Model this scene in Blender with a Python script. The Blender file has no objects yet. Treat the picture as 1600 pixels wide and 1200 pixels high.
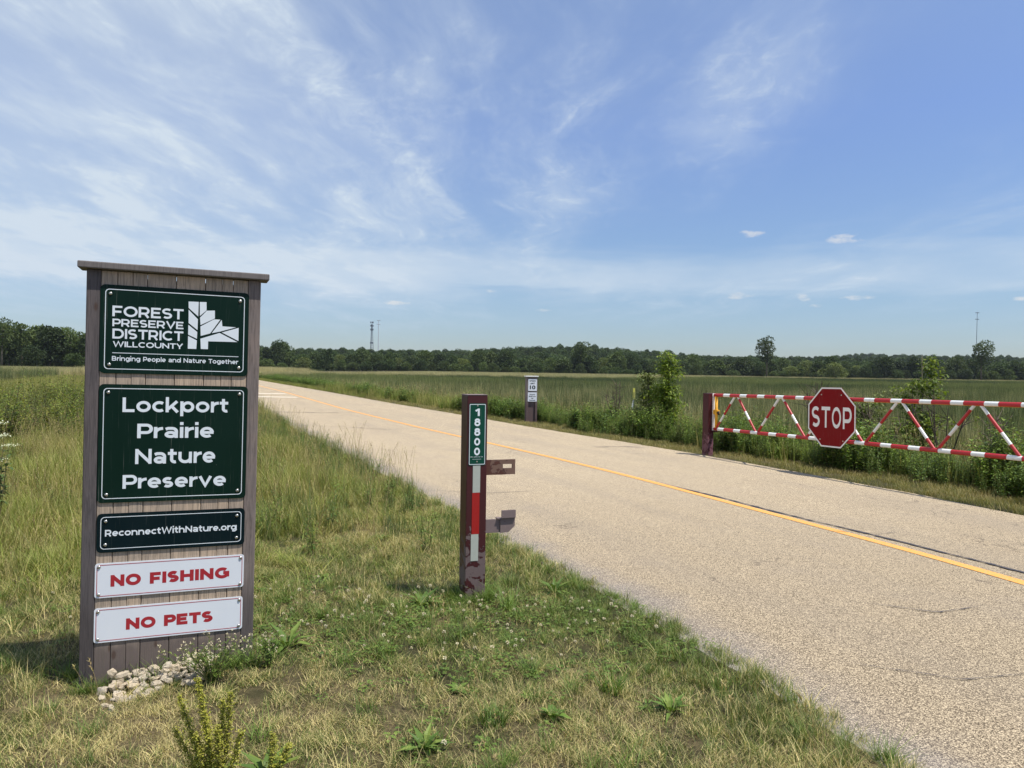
import bpy, math, random
import numpy as np
from mathutils import Vector, Matrix, Euler

random.seed(7)
rng = np.random.default_rng(7)
S = bpy.context.scene
R = math.radians

# ---------------------------------------------------------------- camera
cam_d = bpy.data.cameras.new('camera')
cam = bpy.data.objects.new('camera', cam_d)
S.collection.objects.link(cam)
cam_d.sensor_width = 36
cam_d.lens = 36 * 1160 / 1600
cam_d.clip_start = 0.05
cam_d.clip_end = 6000
cam.matrix_world = (Matrix.Translation((0, 0, 1.6)) @ Matrix.Rotation(R(90 - 1.04), 4, 'X')
                    @ Matrix.Rotation(R(0.87), 4, 'Z'))
S.camera = cam

# ---------------------------------------------------------------- sun, sky
SUN_EL, SUN_AZ = 66.0, 111.7          # azimuth clockwise from +Y
sd = Vector((math.sin(R(SUN_AZ)) * math.cos(R(SUN_EL)), math.cos(R(SUN_AZ)) * math.cos(R(SUN_EL)), math.sin(R(SUN_EL))))
sun_d = bpy.data.lights.new('sun', 'SUN')
sun_d.energy = 5.0
sun_d.angle = R(0.53)
sun_d.color = (1.0, 0.955, 0.88)
sun = bpy.data.objects.new('sun', sun_d)
sun.rotation_euler = sd.to_track_quat('Z', 'Y').to_euler()
S.collection.objects.link(sun)

S.view_settings.view_transform = 'Standard'
S.view_settings.look = 'None'
S.view_settings.gamma = 1
S.view_settings.exposure = 0.25
S.view_settings.use_curve_mapping = False

SKY_STRENGTH = 0.15


class NT:
    """small helper for node trees"""
    def __init__(s, tree):
        s.t = tree
        s.n = tree.nodes
        s.l = tree.links

    def node(s, kind, **kw):
        nd = s.n.new(kind)
        for k, v in kw.items():
            setattr(nd, k, v)
        return nd

    def put(s, sock, v):
        if isinstance(v, bpy.types.NodeSocket):
            s.l.new(v, sock)
        else:
            sock.default_value = v

    def math(s, op, a, b=0.5, c=None, clamp=False):
        nd = s.node('ShaderNodeMath', operation=op, use_clamp=clamp)
        s.put(nd.inputs[0], a)
        s.put(nd.inputs[1], b)
        if c is not None:
            s.put(nd.inputs[2], c)
        return nd.outputs[0]

    def vmath(s, op, a, b=None, out=0, scale=None):
        nd = s.node('ShaderNodeVectorMath', operation=op)
        s.put(nd.inputs[0], a)
        if b is not None:
            s.put(nd.inputs[1], b)
        if scale is not None:
            s.put(nd.inputs['Scale'], scale)
        return nd.outputs[out]

    def noise(s, vec, scale, detail=4, rough=0.55, dist=0.0):
        nd = s.node('ShaderNodeTexNoise')
        if vec is not None:
            s.l.new(vec, nd.inputs['Vector'])
        nd.inputs['Scale'].default_value = scale
        nd.inputs['Detail'].default_value = detail
        nd.inputs['Roughness'].default_value = rough
        nd.inputs['Distortion'].default_value = dist
        return nd.outputs[0]

    def rng(s, v, a, b, c=0.0, d=1.0, smooth=True):
        nd = s.node('ShaderNodeMapRange', interpolation_type='SMOOTHSTEP' if smooth else 'LINEAR')
        s.put(nd.inputs['Value'], v)
        s.put(nd.inputs['From Min'], a)
        s.put(nd.inputs['From Max'], b)
        s.put(nd.inputs['To Min'], c)
        s.put(nd.inputs['To Max'], d)
        return nd.outputs[0]

    def mix(s, f, a, b, mode='MIX'):
        nd = s.node('ShaderNodeMix', data_type='RGBA', blend_type=mode)
        s.put(nd.inputs[0], f)
        for i, v in ((6, a), (7, b)):
            if isinstance(v, (tuple, list)):
                v = tuple(v) + (1,) if len(v) == 3 else v
            s.put(nd.inputs[i], v)
        return nd.outputs[2]

    def mapping(s, vec, scale=(1, 1, 1), rot=(0, 0, 0), loc=(0, 0, 0)):
        nd = s.node('ShaderNodeMapping')
        s.l.new(vec, nd.inputs[0])
        nd.inputs['Scale'].default_value = scale
        nd.inputs['Rotation'].default_value = rot
        nd.inputs['Location'].default_value = loc
        return nd.outputs[0]


world = bpy.data.worlds.new('World')
S.world = world
world.use_nodes = True
world.node_tree.nodes.clear()
W = NT(world.node_tree)
sky = W.node('ShaderNodeTexSky', sky_type='NISHITA')
sky.sun_disc = False
sky.sun_elevation = R(SUN_EL)
sky.sun_rotation = R(SUN_AZ)
sky.altitude = 200
sky.air_density = 1.0
sky.dust_density = 0.25
sky.ozone_density = 2.2
tc = W.node('ShaderNodeTexCoord')
D = tc.outputs['Generated']
sp = W.node('ShaderNodeSeparateXYZ')
W.l.new(D, sp.inputs[0])
dx, dy, dz = sp.outputs
zz = W.math('MAXIMUM', W.math('ADD', dz, 0.06), 0.03)
cb = W.node('ShaderNodeCombineXYZ')
W.l.new(W.math('DIVIDE', dx, zz), cb.inputs[0])
W.l.new(W.math('DIVIDE', dy, zz), cb.inputs[1])
P = cb.outputs[0]
# high cirrus: long fibres drawn out by the wind, with a torn finer grain
warp = W.node('ShaderNodeTexNoise')
W.l.new(P, warp.inputs['Vector'])
warp.inputs['Scale'].default_value = 0.55
warp.inputs['Detail'].default_value = 3
Pw = W.vmath('ADD', P, W.vmath('SCALE', W.vmath('SUBTRACT', warp.outputs['Color'], (0.5, 0.5, 0.5)), scale=0.8))
big = W.noise(W.mapping(Pw, (1.0, 0.42, 1), (0, 0, R(-14)), (3.1, 1.4, 0)), 0.62, 5, 0.55, 0.3)
fib = W.noise(W.mapping(Pw, (1.9, 0.62, 1), (0, 0, R(-22)), (0.4, 7.7, 0)), 1.5, 9, 0.62, 0.25)
fine = W.noise(W.mapping(Pw, (2.2, 1.3, 1), (0, 0, R(30)), (9.4, 2.7, 0)), 4.2, 8, 0.66, 0.4)
sx = W.math('DIVIDE', dx, W.math('MAXIMUM', dy, 0.2))
veil = W.rng(sx, 0.15, -0.65, 0.0, 1.0)
m1 = W.rng(W.math('ADD', big, W.math('MULTIPLY', veil, 0.13)), 0.42, 0.70)
m2 = W.rng(fib, 0.36, 0.78)
m3 = W.rng(fine, 0.45, 0.8, 0.55, 1.25)
cir = W.math('MULTIPLY', W.math('MULTIPLY', m1, m3), W.math('ADD', W.math('MULTIPLY', m2, 0.9), 0.18))
cir = W.math('ADD', cir, W.math('MULTIPLY', veil, W.math('ADD', 0.30, W.math('MULTIPLY', m2, 0.28))))
# one long combed streak, thicker veil to its left
spw = W.node('ShaderNodeSeparateXYZ')
W.l.new(W.vmath('ADD', P, W.vmath('SCALE', W.vmath('SUBTRACT', warp.outputs['Color'], (0.5, 0.5, 0.5)), scale=0.30)), spw.inputs[0])
off = W.math('SUBTRACT', spw.outputs[0], W.math('ADD', -0.944, W.math('MULTIPLY', spw.outputs[1], 0.18)))
g1 = W.math('MULTIPLY', W.rng(off, -0.20, -0.02), W.rng(off, 0.09, 0.0))
g1 = W.math('MULTIPLY', g1, W.math('MULTIPLY', W.rng(spw.outputs[1], 4.6, 3.2), W.rng(fine, 0.3, 0.72, 0.25, 1.1)))
g2 = W.math('MULTIPLY', W.rng(off, 0.12, -0.25), W.rng(spw.outputs[1], 5.5, 2.6, 0.1, 1.0))
cir = W.math('ADD', cir, W.math('ADD', W.math('MULTIPLY', g1, 0.42), W.math('MULTIPLY', g2, W.math('ADD', 0.20, W.math('MULTIPLY', W.math('MULTIPLY', m2, m3), 0.30)))))
# thin stratus band above the horizon
el = W.math('ARCTAN2', dz, W.math('SQRT', W.math('ADD', W.math('MULTIPLY', dx, dx), W.math('MULTIPLY', dy, dy))))
bn = W.noise(W.mapping(D, (2.2, 2.2, 16), (0, 0, 0), (0, 0, 0.3)), 1.6, 6, 0.6, 0.4)
elw = W.math('ADD', el, W.math('MULTIPLY', W.math('SUBTRACT', bn, 0.5), 0.10))
band = W.math('MULTIPLY', W.rng(elw, 0.085, 0.115), W.rng(elw, 0.175, 0.125))
band = W.math('MULTIPLY', band, W.rng(W.noise(W.mapping(D, (1.2, 1.2, 5)), 2.3, 5, 0.6), 0.3, 0.62, 0.25, 0.62))
cir = W.math('ADD', cir, band)
cir = W.math('MULTIPLY', cir, W.rng(el, 0.03, 0.12, 0.15, 1.0))
cir = W.math('MULTIPLY', cir, 0.95, clamp=True)
# small fair-weather puffs low in the sky: azimuth (tan), elevation, half width, half height
puffs = [(-0.158, 0.087, 0.016, 0.0032), (-0.031, 0.106, 0.008, 0.0025), (0.041, 0.082, 0.010, 0.0026), (0.304, 0.1, 0.02, 0.0042),
         (0.388, 0.096, 0.012, 0.0045), (0.407, 0.086, 0.009, 0.0022), (0.465, 0.095, 0.022, 0.003), (0.443, 0.166, 0.024, 0.006),
         (0.319, 0.178, 0.016, 0.0042), (0.685, 0.088, 0.014, 0.003)]
tot = None
pn = W.noise(W.mapping(D, (1, 1, 2.6)), 55, 4, 0.6)
for (a, e, w, h) in puffs:
    ux = W.math('DIVIDE', W.math('SUBTRACT', sx, a), w)
    uy = W.math('DIVIDE', W.math('SUBTRACT', el, e), h)
    r2 = W.math('ADD', W.math('MULTIPLY', ux, ux), W.math('MULTIPLY', uy, uy))
    k = W.rng(W.math('ADD', r2, W.math('MULTIPLY', W.math('SUBTRACT', pn, 0.5), 5.0)), 1.3, -0.6, 0.0, 0.62)
    tot = k if tot is None else W.math('MAXIMUM', tot, k)
tot = W.math('MULTIPLY', tot, W.math('GREATER_THAN', dy, 0.1))
ramp = W.node('ShaderNodeValToRGB')
els = ramp.color_ramp.elements
els[0].position, els[0].color = 0.0, (.36, .405, .49, 1)
els[1].position, els[1].color = 1.0, (.97, .92, .97, 1)
for ps, cl in ((.0875, (.46, .51, .60)), (.17, (.55, .59, .66)), (.39, (.71, .72, .85)), (.575, (.95, .89, .93))):
    e_ = els.new(ps)
    e_.color = cl + (1,)
W.l.new(W.math('DIVIDE', el, 0.8, clamp=True), ramp.inputs[0])
skyc = W.mix(1.0, sky.outputs[0], ramp.outputs[0], 'MULTIPLY')
c1 = W.mix(cir, skyc, (3.6, 4.15, 4.75))
c2 = W.mix(tot, c1, (4.6, 4.55, 4.5))
bg = W.node('ShaderNodeBackground')
W.l.new(c2, bg.inputs[0])
bg.inputs[1].default_value = SKY_STRENGTH
wo = W.node('ShaderNodeOutputWorld')
W.l.new(bg.outputs[0], wo.inputs[0])


# ---------------------------------------------------------------- object helpers
def tag(o, label=None, cat=None, group=None, kind=None):
    if label:
        o['label'] = label
    if cat:
        o['category'] = cat
    if group:
        o['group'] = group
    if kind:
        o['kind'] = kind
    return o


def link(o, parent=None):
    S.collection.objects.link(o)
    if parent is not None:
        o.parent = parent
    return o


def thing(name, label, cat, mat=None, group=None, loc=None):
    o = bpy.data.objects.new(name, None)
    o.empty_display_size = 0.2
    link(o)
    if loc is not None:
        o.location = loc
    if mat is not None:
        o.matrix_world = mat
    return tag(o, label, cat, group)


class MB:
    """collects geometry for ONE mesh"""
    def __init__(s):
        s.v, s.f, s.m = [], [], []
        s.r = []

    def add(s, vs, fs, mi=0, r=None):
        b = len(s.v)
        s.v += [tuple(p) for p in vs]
        s.f += [tuple(i + b for i in f) for f in fs]
        s.m += [mi] * len(fs)
        s.r += [r if r is not None else 0.5] * len(vs)
        return s

    def box(s, x0, x1, y0, y1, z0, z1, mi=0):
        vs = [(x0, y0, z0), (x1, y0, z0), (x1, y1, z0), (x0, y1, z0), (x0, y0, z1), (x1, y0, z1), (x1, y1, z1), (x0, y1, z1)]
        return s.add(vs, [(3, 2, 1, 0), (4, 5, 6, 7), (0, 1, 5, 4), (1, 2, 6, 5), (2, 3, 7, 6), (3, 0, 4, 7)], mi)

    def prism(s, pts, y0, y1, mi=0):
        """outline of (x, z) points counter-clockwise as seen from -Y, between y0 (front) and y1 (back)"""
        n = len(pts)
        vs = [(p[0], y0, p[1]) for p in pts] + [(p[0], y1, p[1]) for p in pts]
        fs = [tuple(range(n)), tuple(range(2 * n - 1, n - 1, -1))]
        fs += [(i, i + n, (i + 1) % n + n, (i + 1) % n) for i in range(n)]
        return s.add(vs, fs, mi)

    def ring(s, outer, inner, y0, y1, mi=0):
        """flat frame between two outlines of equal length"""
        n = len(outer)
        vs = [(p[0], y0, p[1]) for p in outer] + [(p[0], y0, p[1]) for p in inner] + [(p[0], y1, p[1]) for p in outer] + [(p[0], y1, p[1]) for p in inner]
        fs = []
        for i in range(n):
            j = (i + 1) % n
            fs += [(i, j, j + n, i + n), (i + 2 * n, j + 2 * n, j, i), (i + n, j + n, j + 3 * n, i + 3 * n)]
        return s.add(vs, fs, mi)

    def tube(s, pts, rad, n=6, mi=0, cap=True, r=None):
        pts = [Vector(p) for p in pts]
        rad = rad if isinstance(rad, (list, tuple)) else [rad] * len(pts)
        vs, fs = [], []
        for i, p in enumerate(pts):
            d = (pts[min(i + 1, len(pts) - 1)] - pts[max(i - 1, 0)]).normalized()
            a = d.orthogonal().normalized() if i == 0 else (a - d * a.dot(d)).normalized()
            b = d.cross(a)
            for k in range(n):
                t = 2 * math.pi * k / n
                vs.append(p + (a * math.cos(t) + b * math.sin(t)) * rad[i])
        for i in range(len(pts) - 1):
            for k in range(n):
                q = (k + 1) % n
                fs.append((i * n + k, i * n + q, (i + 1) * n + q, (i + 1) * n + k))
        if cap:
            fs += [tuple(range(n - 1, -1, -1)), tuple(range((len(pts) - 1) * n, len(pts) * n))]
        return s.add(vs, fs, mi, r)

    def mesh(s, name, mats, smooth=False):
        me = bpy.data.meshes.new(name)
        me.from_pydata(s.v, [], s.f)
        for m in (mats if isinstance(mats, (list, tuple)) else [mats]):
            me.materials.append(m)
        me.polygons.foreach_set('material_index', s.m)
        if smooth:
            me.polygons.foreach_set('use_smooth', [True] * len(s.f))
        at = me.attributes.new('r', 'FLOAT', 'POINT')
        at.data.foreach_set('value', s.r)
        me.update()
        return me

    def build(s, name, mats, parent=None, bevel=0, smooth=False):
        o = bpy.data.objects.new(name, s.mesh(name, mats, smooth))
        if bevel:
            b = o.modifiers.new('bevel', 'BEVEL')
            b.width = bevel
            b.segments = 2
            b.limit_method = 'ANGLE'
            b.angle_limit = R(40)
        return link(o, parent)


def rrect(x0, x1, z0, z1, r, n=6):
    out = []
    for cx, cz, a0 in ((x1 - r, z0 + r, -90), (x1 - r, z1 - r, 0), (x0 + r, z1 - r, 90), (x0 + r, z0 + r, 180)):
        for k in range(n + 1):
            a = R(a0 + 90 * k / n)
            out.append((cx + r * math.cos(a), cz + r * math.sin(a)))
    return out


def letters(name, text, box, y, mat, parent, bold=0.02, thick=0.0006, spacing=1.0):
    """lettering fitted to a box (x0, x1, z0, z1) that stands proud of a panel whose front is at y"""
    cu = bpy.data.curves.new(name, 'FONT')
    cu.body = text
    cu.size = 1
    cu.offset = bold
    cu.space_character = spacing
    cu.resolution_u = 5
    cu.fill_mode = 'BOTH'
    cu.extrude = 0.01
    to = bpy.data.objects.new(name, cu)
    S.collection.objects.link(to)
    bpy.context.view_layer.update()
    me = bpy.data.meshes.new_from_object(to.evaluated_get(bpy.context.evaluated_depsgraph_get()))
    bpy.data.objects.remove(to)
    n = len(me.vertices)
    co = np.empty(n * 3, np.float32)
    me.vertices.foreach_get('co', co)
    co = co.reshape(-1, 3)
    lo, hi = co.min(0), co.max(0)
    x0, x1, z0, z1 = box
    X = x0 + (co[:, 0] - lo[0]) / (hi[0] - lo[0]) * (x1 - x0)
    Z = z0 + (co[:, 1] - lo[1]) / (hi[1] - lo[1]) * (z1 - z0)
    Y = y - thick * (co[:, 2] - lo[2]) / max(hi[2] - lo[2], 1e-6)
    me.vertices.foreach_set('co', np.stack([X, Y, Z], 1).astype(np.float32).ravel())
    me.materials.clear()
    me.materials.append(mat)
    me.name = name
    me.update()
    return link(bpy.data.objects.new(name, me), parent)


# ---- stroke lettering: geometric sans drawn with strokes of even weight
def arc(cx, cy, rx, ry, a0, a1, n=None):
    n = n or max(3, int(abs(a1 - a0) / 12))
    return [(cx + rx * math.cos(R(a0 + (a1 - a0) * k / n)), cy + ry * math.sin(R(a0 + (a1 - a0) * k / n))) for k in range(n + 1)]


def glyph(c, w):
    """(advance width, [path, ...]); a path whose ends meet is closed"""
    H, X, h = 0.70, 0.54, w / 2
    A_ = 0.74
    ry = (H - w) / 4
    xs_ = (X - w) / 4

    def O(rx, top=H, bot=0.0, cx=None, a0=0, a1=360):
        cx = rx if cx is None else cx
        return arc(cx, (top + bot) / 2, rx - h, (top - bot) / 2 - h, a0, a1)

    def S_(W, Hh, r_):
        c_ = W / 2
        return arc(c_, Hh - h - r_, c_ - h, r_, 38, 270, 14) + arc(c_, h + r_, c_ - h, r_, 90, -142, 14)[1:]
    def bowl(x0, x1, top, bot):
        r_ = (top - bot) / 2
        k = min(r_, x1 - x0)
        return [(x0, top)] + arc(x1 - k, (top + bot) / 2, k, r_, 90, -90, 10) + [(x0, bot)]
    G = {
        'L': (.52, [[(h, H), (h, 0)], [(w - .01, h), (.51, h)]]),
        'P': (.58, [[(h, H), (h, 0)], bowl(w - .01, .61 - h, H - h, .20 + h)]),
        'B': (.66, [[(h, H), (h, 0)], bowl(w - .01, .60 - h, H - h, .355), bowl(w - .01, .65 - h, .355, h)]),
        'R': (.64, [[(h, H), (h, 0)], bowl(w - .01, .61 - h, H - h, .20 + h), [(.36, .26), (.55, 0)]]),
        'D': (.72, [[(h, H), (h, 0)], bowl(w - .01, .71 - h, H - h, h)]),
        'F': (.56, [[(h, H), (h, 0)], [(w - .01, H - h), (.54, H - h)], [(w - .01, .31), (.49, .31)]]),
        'E': (.58, [[(h, H), (h, 0)], [(w - .01, H - h), (.55, H - h)], [(w - .01, .355), (.50, .355)], [(w - .01, h), (.56, h)]]),
        'O': (.78, [O(.39)]), 'C': (.70, [O(.39, a0=48, a1=312)]),
        'Q': (.78, [O(.39)]),
        'G': (.76, [O(.39, a0=48, a1=338), [(.76 - h, .36), (.76 - h, .10)], [(.44, .355), (.76, .355)]]),
        'S': (.58, [S_(.57, H, ry)]), 's': (.47, [S_(.46, X, xs_)]),
        'T': (.60, [[(.30, H - w + .01), (.30, 0)], [(0, H - h), (.60, H - h)]]),
        'I': (w, [[(h, H), (h, 0)]]), 'l': (w, [[(h, A_), (h, 0)]]),
        'H': (.70, [[(h, H), (h, 0)], [(.69 - h, H), (.69 - h, 0)], [(w - .01, .35), (.70 - w, .35)]]),
        'N': (.71, [[(h, H), (h, 0)], [(.70 - h, H), (.70 - h, 0)], [(h * 1.0, H - h * .9), (.70 - h, h * .9)]]),
        'W': (1.06, [[(.06, H), (.28, 0 + h * .6), (.52, H - .02), (.76, 0 + h * .6), (1.0, H)]]),
        'V': (.70, [[(.05, H), (.35, h * .7), (.65, H)]]),
        'Y': (.66, [[(.04, H), (.33, .28), (.62, H)], [(.33, .30), (.33, 0)]]),
        'U': (.70, [[(h, H), (h, .30)] + arc(.345, .30, .345 - h, .30 - h, 180, 360)[1:] + [(.69 - h, H)]]),
        'A': (.74, [[(.05, 0), (.37, H - h * .7), (.69, 0)], [(.16, .22), (.58, .22)]]),
        'M': (.82, [[(h, 0), (h, H - h * .6), (.41, .22), (.81 - h, H - h * .6), (.81 - h, 0)]]),
        'o': (.62, [O(.31, X)]), 'c': (.52, [O(.31, X, a0=50, a1=310)]),
        'e': (.57, [O(.285, X, a0=0, a1=312), [(w * .7, X / 2 - .01), (.57 - .01, X / 2 - .01)]]),
        'p': (.63, [[(h, X), (h, -.19)], O(.285, X, cx=.34)]),
        'd': (.63, [[(.62 - h, A_), (.62 - h, 0)], O(.285, X, cx=.285)]),
        'g': (.63, [[(.62 - h, X), (.62 - h, .02)] + arc(.32, .02, .30 - h, .20 - h, 0, -140), O(.285, X, cx=.285)]),
        'k': (.58, [[(h, A_), (h, 0)], [(w * .8, .16), (.50, X)], [(.26, .30), (.53, 0)]]),
        'h': (.61, [[(h, A_), (h, 0)], [(h, .28)] + arc(.30, .28, .30 - h, X - .28 - h, 180, 0)[1:] + [(.60 - h, 0)]]),
        'n': (.61, [[(h, X), (h, 0)], [(h, .28)] + arc(.30, .28, .30 - h, X - .28 - h, 180, 0)[1:] + [(.60 - h, 0)]]),
        'u': (.61, [[(.60 - h, X), (.60 - h, 0)], [(h, X), (h, .26)] + arc(.30, .26, .30 - h, .26 - h, 180, 360)[1:]]),
        'r': (.34, [[(h, X), (h, 0)], [(h, .25)] + arc(.36, .25, .36 - h, X - .25 - h, 180, 90)[1:]]),
        't': (.40, [[(.10 + h, .68), (.10 + h, .19)] + arc(.10 + h + .14, .19, .14, .19 - h, 180, 290)[1:], [(0, X - h), (.39, X - h)]]),
        'i': (w, [[(h, X), (h, 0)], [(h, .78), (h, .78 - w * 1.05)]]),
        'v': (.60, [[(.06, X), (.30, h * .7), (.54, X)]]),
        'y': (.60, [[(.06, X), (.31, .04)], [(.54, X), (.30, -.02), (.20, -.14), (.05, -.13)]]),
        'a': (.56, [[(.06, .43), (.16, X - h)] + arc(.30, X - h - .14, .25 - h, .14, 90, 0)[0:] + [(.55 - h, 0)], O(.24, .34, cx=.26)]),
        '.': (w * 1.15, [[(h * 1.1, w * 1.15), (h * 1.1, 0)]]),
        '0': (.62, [O(.31)]),
        '1': (.36, [[(.36 - h, H), (.36 - h, 0)], [(.36 - h, H - h * .9), (.02, H - h - .15)]]),
        '8': (.60, [O(.27, H, .33, cx=.30), O(.30, .33 + w, 0)]),
        ':': (w, [[(h, .5), (h, .5 - w)], [(h, w), (h, 0)]]),
        ' ': (.28, []),
    }
    return G[c]


def stroke_mesh(mb, path, w, y0, y1, tr):
    pts = [Vector(p) for p in path]
    closed = (pts[0] - pts[-1]).length < 1e-4
    if closed:
        pts = pts[:-1]
    n = len(pts)
    lft, rgt = [], []
    for i in range(n):
        if closed or 0 < i < n - 1:
            d0 = (pts[i] - pts[i - 1]).normalized()
            d1 = (pts[(i + 1) % n] - pts[i]).normalized()
            t_ = (d0 + d1)
            t_ = t_.normalized() if t_.length > 1e-4 else d0
            nn = Vector((-t_.y, t_.x))
            k = min(1.8, 1 / max(0.3, nn.dot(Vector((-d0.y, d0.x)))))
        else:
            t_ = (pts[1] - pts[0]).normalized() if i == 0 else (pts[-1] - pts[-2]).normalized()
            nn = Vector((-t_.y, t_.x))
            k = 1
        lft.append(tr(pts[i] + nn * w / 2 * k))
        rgt.append(tr(pts[i] - nn * w / 2 * k))
    m = n if closed else n - 1
    vs = [(p[0], y0, p[1]) for p in lft] + [(p[0], y0, p[1]) for p in rgt] + [(p[0], y1, p[1]) for p in lft] + [(p[0], y1, p[1]) for p in rgt]
    fs = []
    for i in range(m):
        j = (i + 1) % n
        fs += [(i, i + n, j + n, j), (i, j, j + 2 * n, i + 2 * n), (i + n, i + 3 * n, j + 3 * n, j + n)]
    if not closed:
        fs += [(0, 2 * n, 3 * n, n), (n - 1, 2 * n - 1, 4 * n - 1, 3 * n - 1)]
    mb.add(vs, fs)


def lettering(text, box, y, mat, parent, w=0.14, gap=0.05, name='lettering'):
    """stroke letters fitted to box (x0, x1, z0, z1); overlapping strokes lie a few hundredths of a millimetre apart"""
    runs, x = [], 0.0
    for ch in text:
        adv, paths = glyph(ch, w)
        for p in paths:
            runs.append([(a + x, b) for a, b in p])
        x += adv + gap
    allp = []
    probe = MB()
    for p in runs:
        stroke_mesh(probe, p, w, 0, 1, lambda v: (v.x, v.y))
    X = [v[0] for v in probe.v]
    Z = [v[2] for v in probe.v]
    x0, x1, z0, z1 = box
    sx, sz = (x1 - x0) / (max(X) - min(X)), (z1 - z0) / (max(Z) - min(Z))
    mb = MB()
    for k, p in enumerate(runs):
        stroke_mesh(mb, p, w, y - 0.0004 - 0.00004 * (k % 7), y + 0.0002, lambda v: (x0 + (v.x - min(X)) * sx, z0 + (v.y - min(Z)) * sz))
    return mb.build(name, mat, parent)


# ---------------------------------------------------------------- materials
def new_mat(name):
    m = bpy.data.materials.new(name)
    m.use_nodes = True
    m.node_tree.nodes.clear()
    t = NT(m.node_tree)
    out = t.node('ShaderNodeOutputMaterial')
    return m, t, out


def pbsdf(t, out, col, rough=0.6, metal=0.0, bump=None, bstr=0.3, bdist=0.01, spec=None):
    b = t.node('ShaderNodeBsdfPrincipled')
    if isinstance(col, (tuple, list)) and len(col) == 3:
        col = tuple(col) + (1,)
    t.put(b.inputs['Base Color'], col)
    t.put(b.inputs['Roughness'], rough)
    b.inputs['Metallic'].default_value = metal
    if spec is not None:
        b.inputs['Specular IOR Level'].default_value = spec
    if bump is not None:
        bn_ = t.node('ShaderNodeBump')
        bn_.inputs['Strength'].default_value = bstr
        bn_.inputs['Distance'].default_value = bdist
        t.l.new(bump, bn_.inputs['Height'])
        t.l.new(bn_.outputs[0], b.inputs['Normal'])
    t.l.new(b.outputs[0], out.inputs[0])
    return b


def paint(name, col, rough=0.4, metal=0.0, var=0.08, scale=30, dirt=0.0):
    m, t, out = new_mat(name)
    g = t.node('ShaderNodeNewGeometry').outputs['Position']
    n = t.noise(g, scale, 5, 0.6)
    dark = tuple(c * (1 - var) for c in col)
    lite = tuple(min(1, c * (1 + var)) for c in col)
    c = t.mix(n, dark, lite)
    if dirt:
        d = t.rng(t.noise(t.mapping(g, (1, 1, 0.25)), 14, 6, 0.7), 0.5, 0.75, 0, dirt)
        c = t.mix(d, c, (0.16, 0.13, 0.1))
    pbsdf(t, out, c, t.rng(n, 0.3, 0.7, rough * 0.85, rough * 1.2), metal, n, 0.05, 0.002)
    return m


def wood(name, light, grey, dark, foot=0.30, weather=0.5):
    m, t, out = new_mat(name)
    tco = t.node('ShaderNodeTexCoord').outputs['Object']
    inf = t.node('ShaderNodeObjectInfo')
    rnd = inf.outputs['Random']
    off = t.node('ShaderNodeCombineXYZ')
    t.l.new(t.math('MULTIPLY', rnd, 17.0), off.inputs[0])
    t.l.new(t.math('MULTIPLY', rnd, 31.0), off.inputs[2])
    p = t.vmath('ADD', tco, off.outputs[0])
    grain = t.noise(t.mapping(p, (26, 26, 1.3)), 4.0, 8, 0.62, 1.4)
    fine = t.noise(t.mapping(p, (120, 120, 3)), 3.0, 4, 0.6, 0.3)
    blot = t.noise(p, 3.4, 5, 0.6)
    sep = t.node('ShaderNodeSeparateXYZ')
    t.l.new(tco, sep.inputs[0])
    zb = t.math('ADD', sep.outputs[2], t.math('MULTIPLY', t.math('SUBTRACT', blot, 0.5), 0.35))
    low = t.rng(zb, foot * 0.55, foot * 1.05, 1.0, 0.0)
    gw = t.rng(t.math('ADD', blot, t.math('MULTIPLY', t.math('SUBTRACT', rnd, 0.5), 0.25)), 0.32, 0.68, max(0, weather - 0.35), min(1, weather + 0.35))
    c = t.mix(gw, light, grey)
    c = t.mix(low, c, dark)
    c = t.mix(t.rng(grain, 0.42, 0.66, 0.0, 0.6), c, tuple(x * 0.42 for x in grey))
    c = t.mix(t.rng(fine, 0.5, 0.8, 0.0, 0.35), c, tuple(x * 0.3 for x in dark))
    # knots
    v = t.node('ShaderNodeTexVoronoi')
    t.l.new(t.mapping(p, (6, 6, 2.6)), v.inputs['Vector'])
    v.inputs['Scale'].default_value = 1.5
    kn = t.rng(v.outputs['Distance'], 0.06, 0.13, 0.75, 0.0)
    c = t.mix(kn, c, (0.07, 0.04, 0.028))
    hb = t.math('ADD', t.math('MULTIPLY', grain, 0.6), t.math('MULTIPLY', fine, 0.5))
    pbsdf(t, out, c, 0.82, 0, hb, 0.6, 0.004, spec=0.25)
    return m


M = {}
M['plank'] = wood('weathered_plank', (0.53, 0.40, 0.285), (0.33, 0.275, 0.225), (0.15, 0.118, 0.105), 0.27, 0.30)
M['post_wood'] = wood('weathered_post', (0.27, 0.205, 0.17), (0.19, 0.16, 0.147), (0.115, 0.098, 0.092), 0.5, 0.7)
M['post_dark'] = wood('weathered_dark_post', (0.14, 0.115, 0.108), (0.105, 0.092, 0.092), (0.08, 0.068, 0.066), 0.5, 0.7)
M['cap_wood'] = wood('weathered_cap', (0.25, 0.21, 0.18), (0.24, 0.215, 0.195), (0.18, 0.16, 0.15), -9, 0.75)
M['far_wood'] = wood('far_post_wood', (0.26, 0.21, 0.19), (0.20, 0.17, 0.16), (0.13, 0.085, 0.08), 0.75, 0.6)


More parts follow.
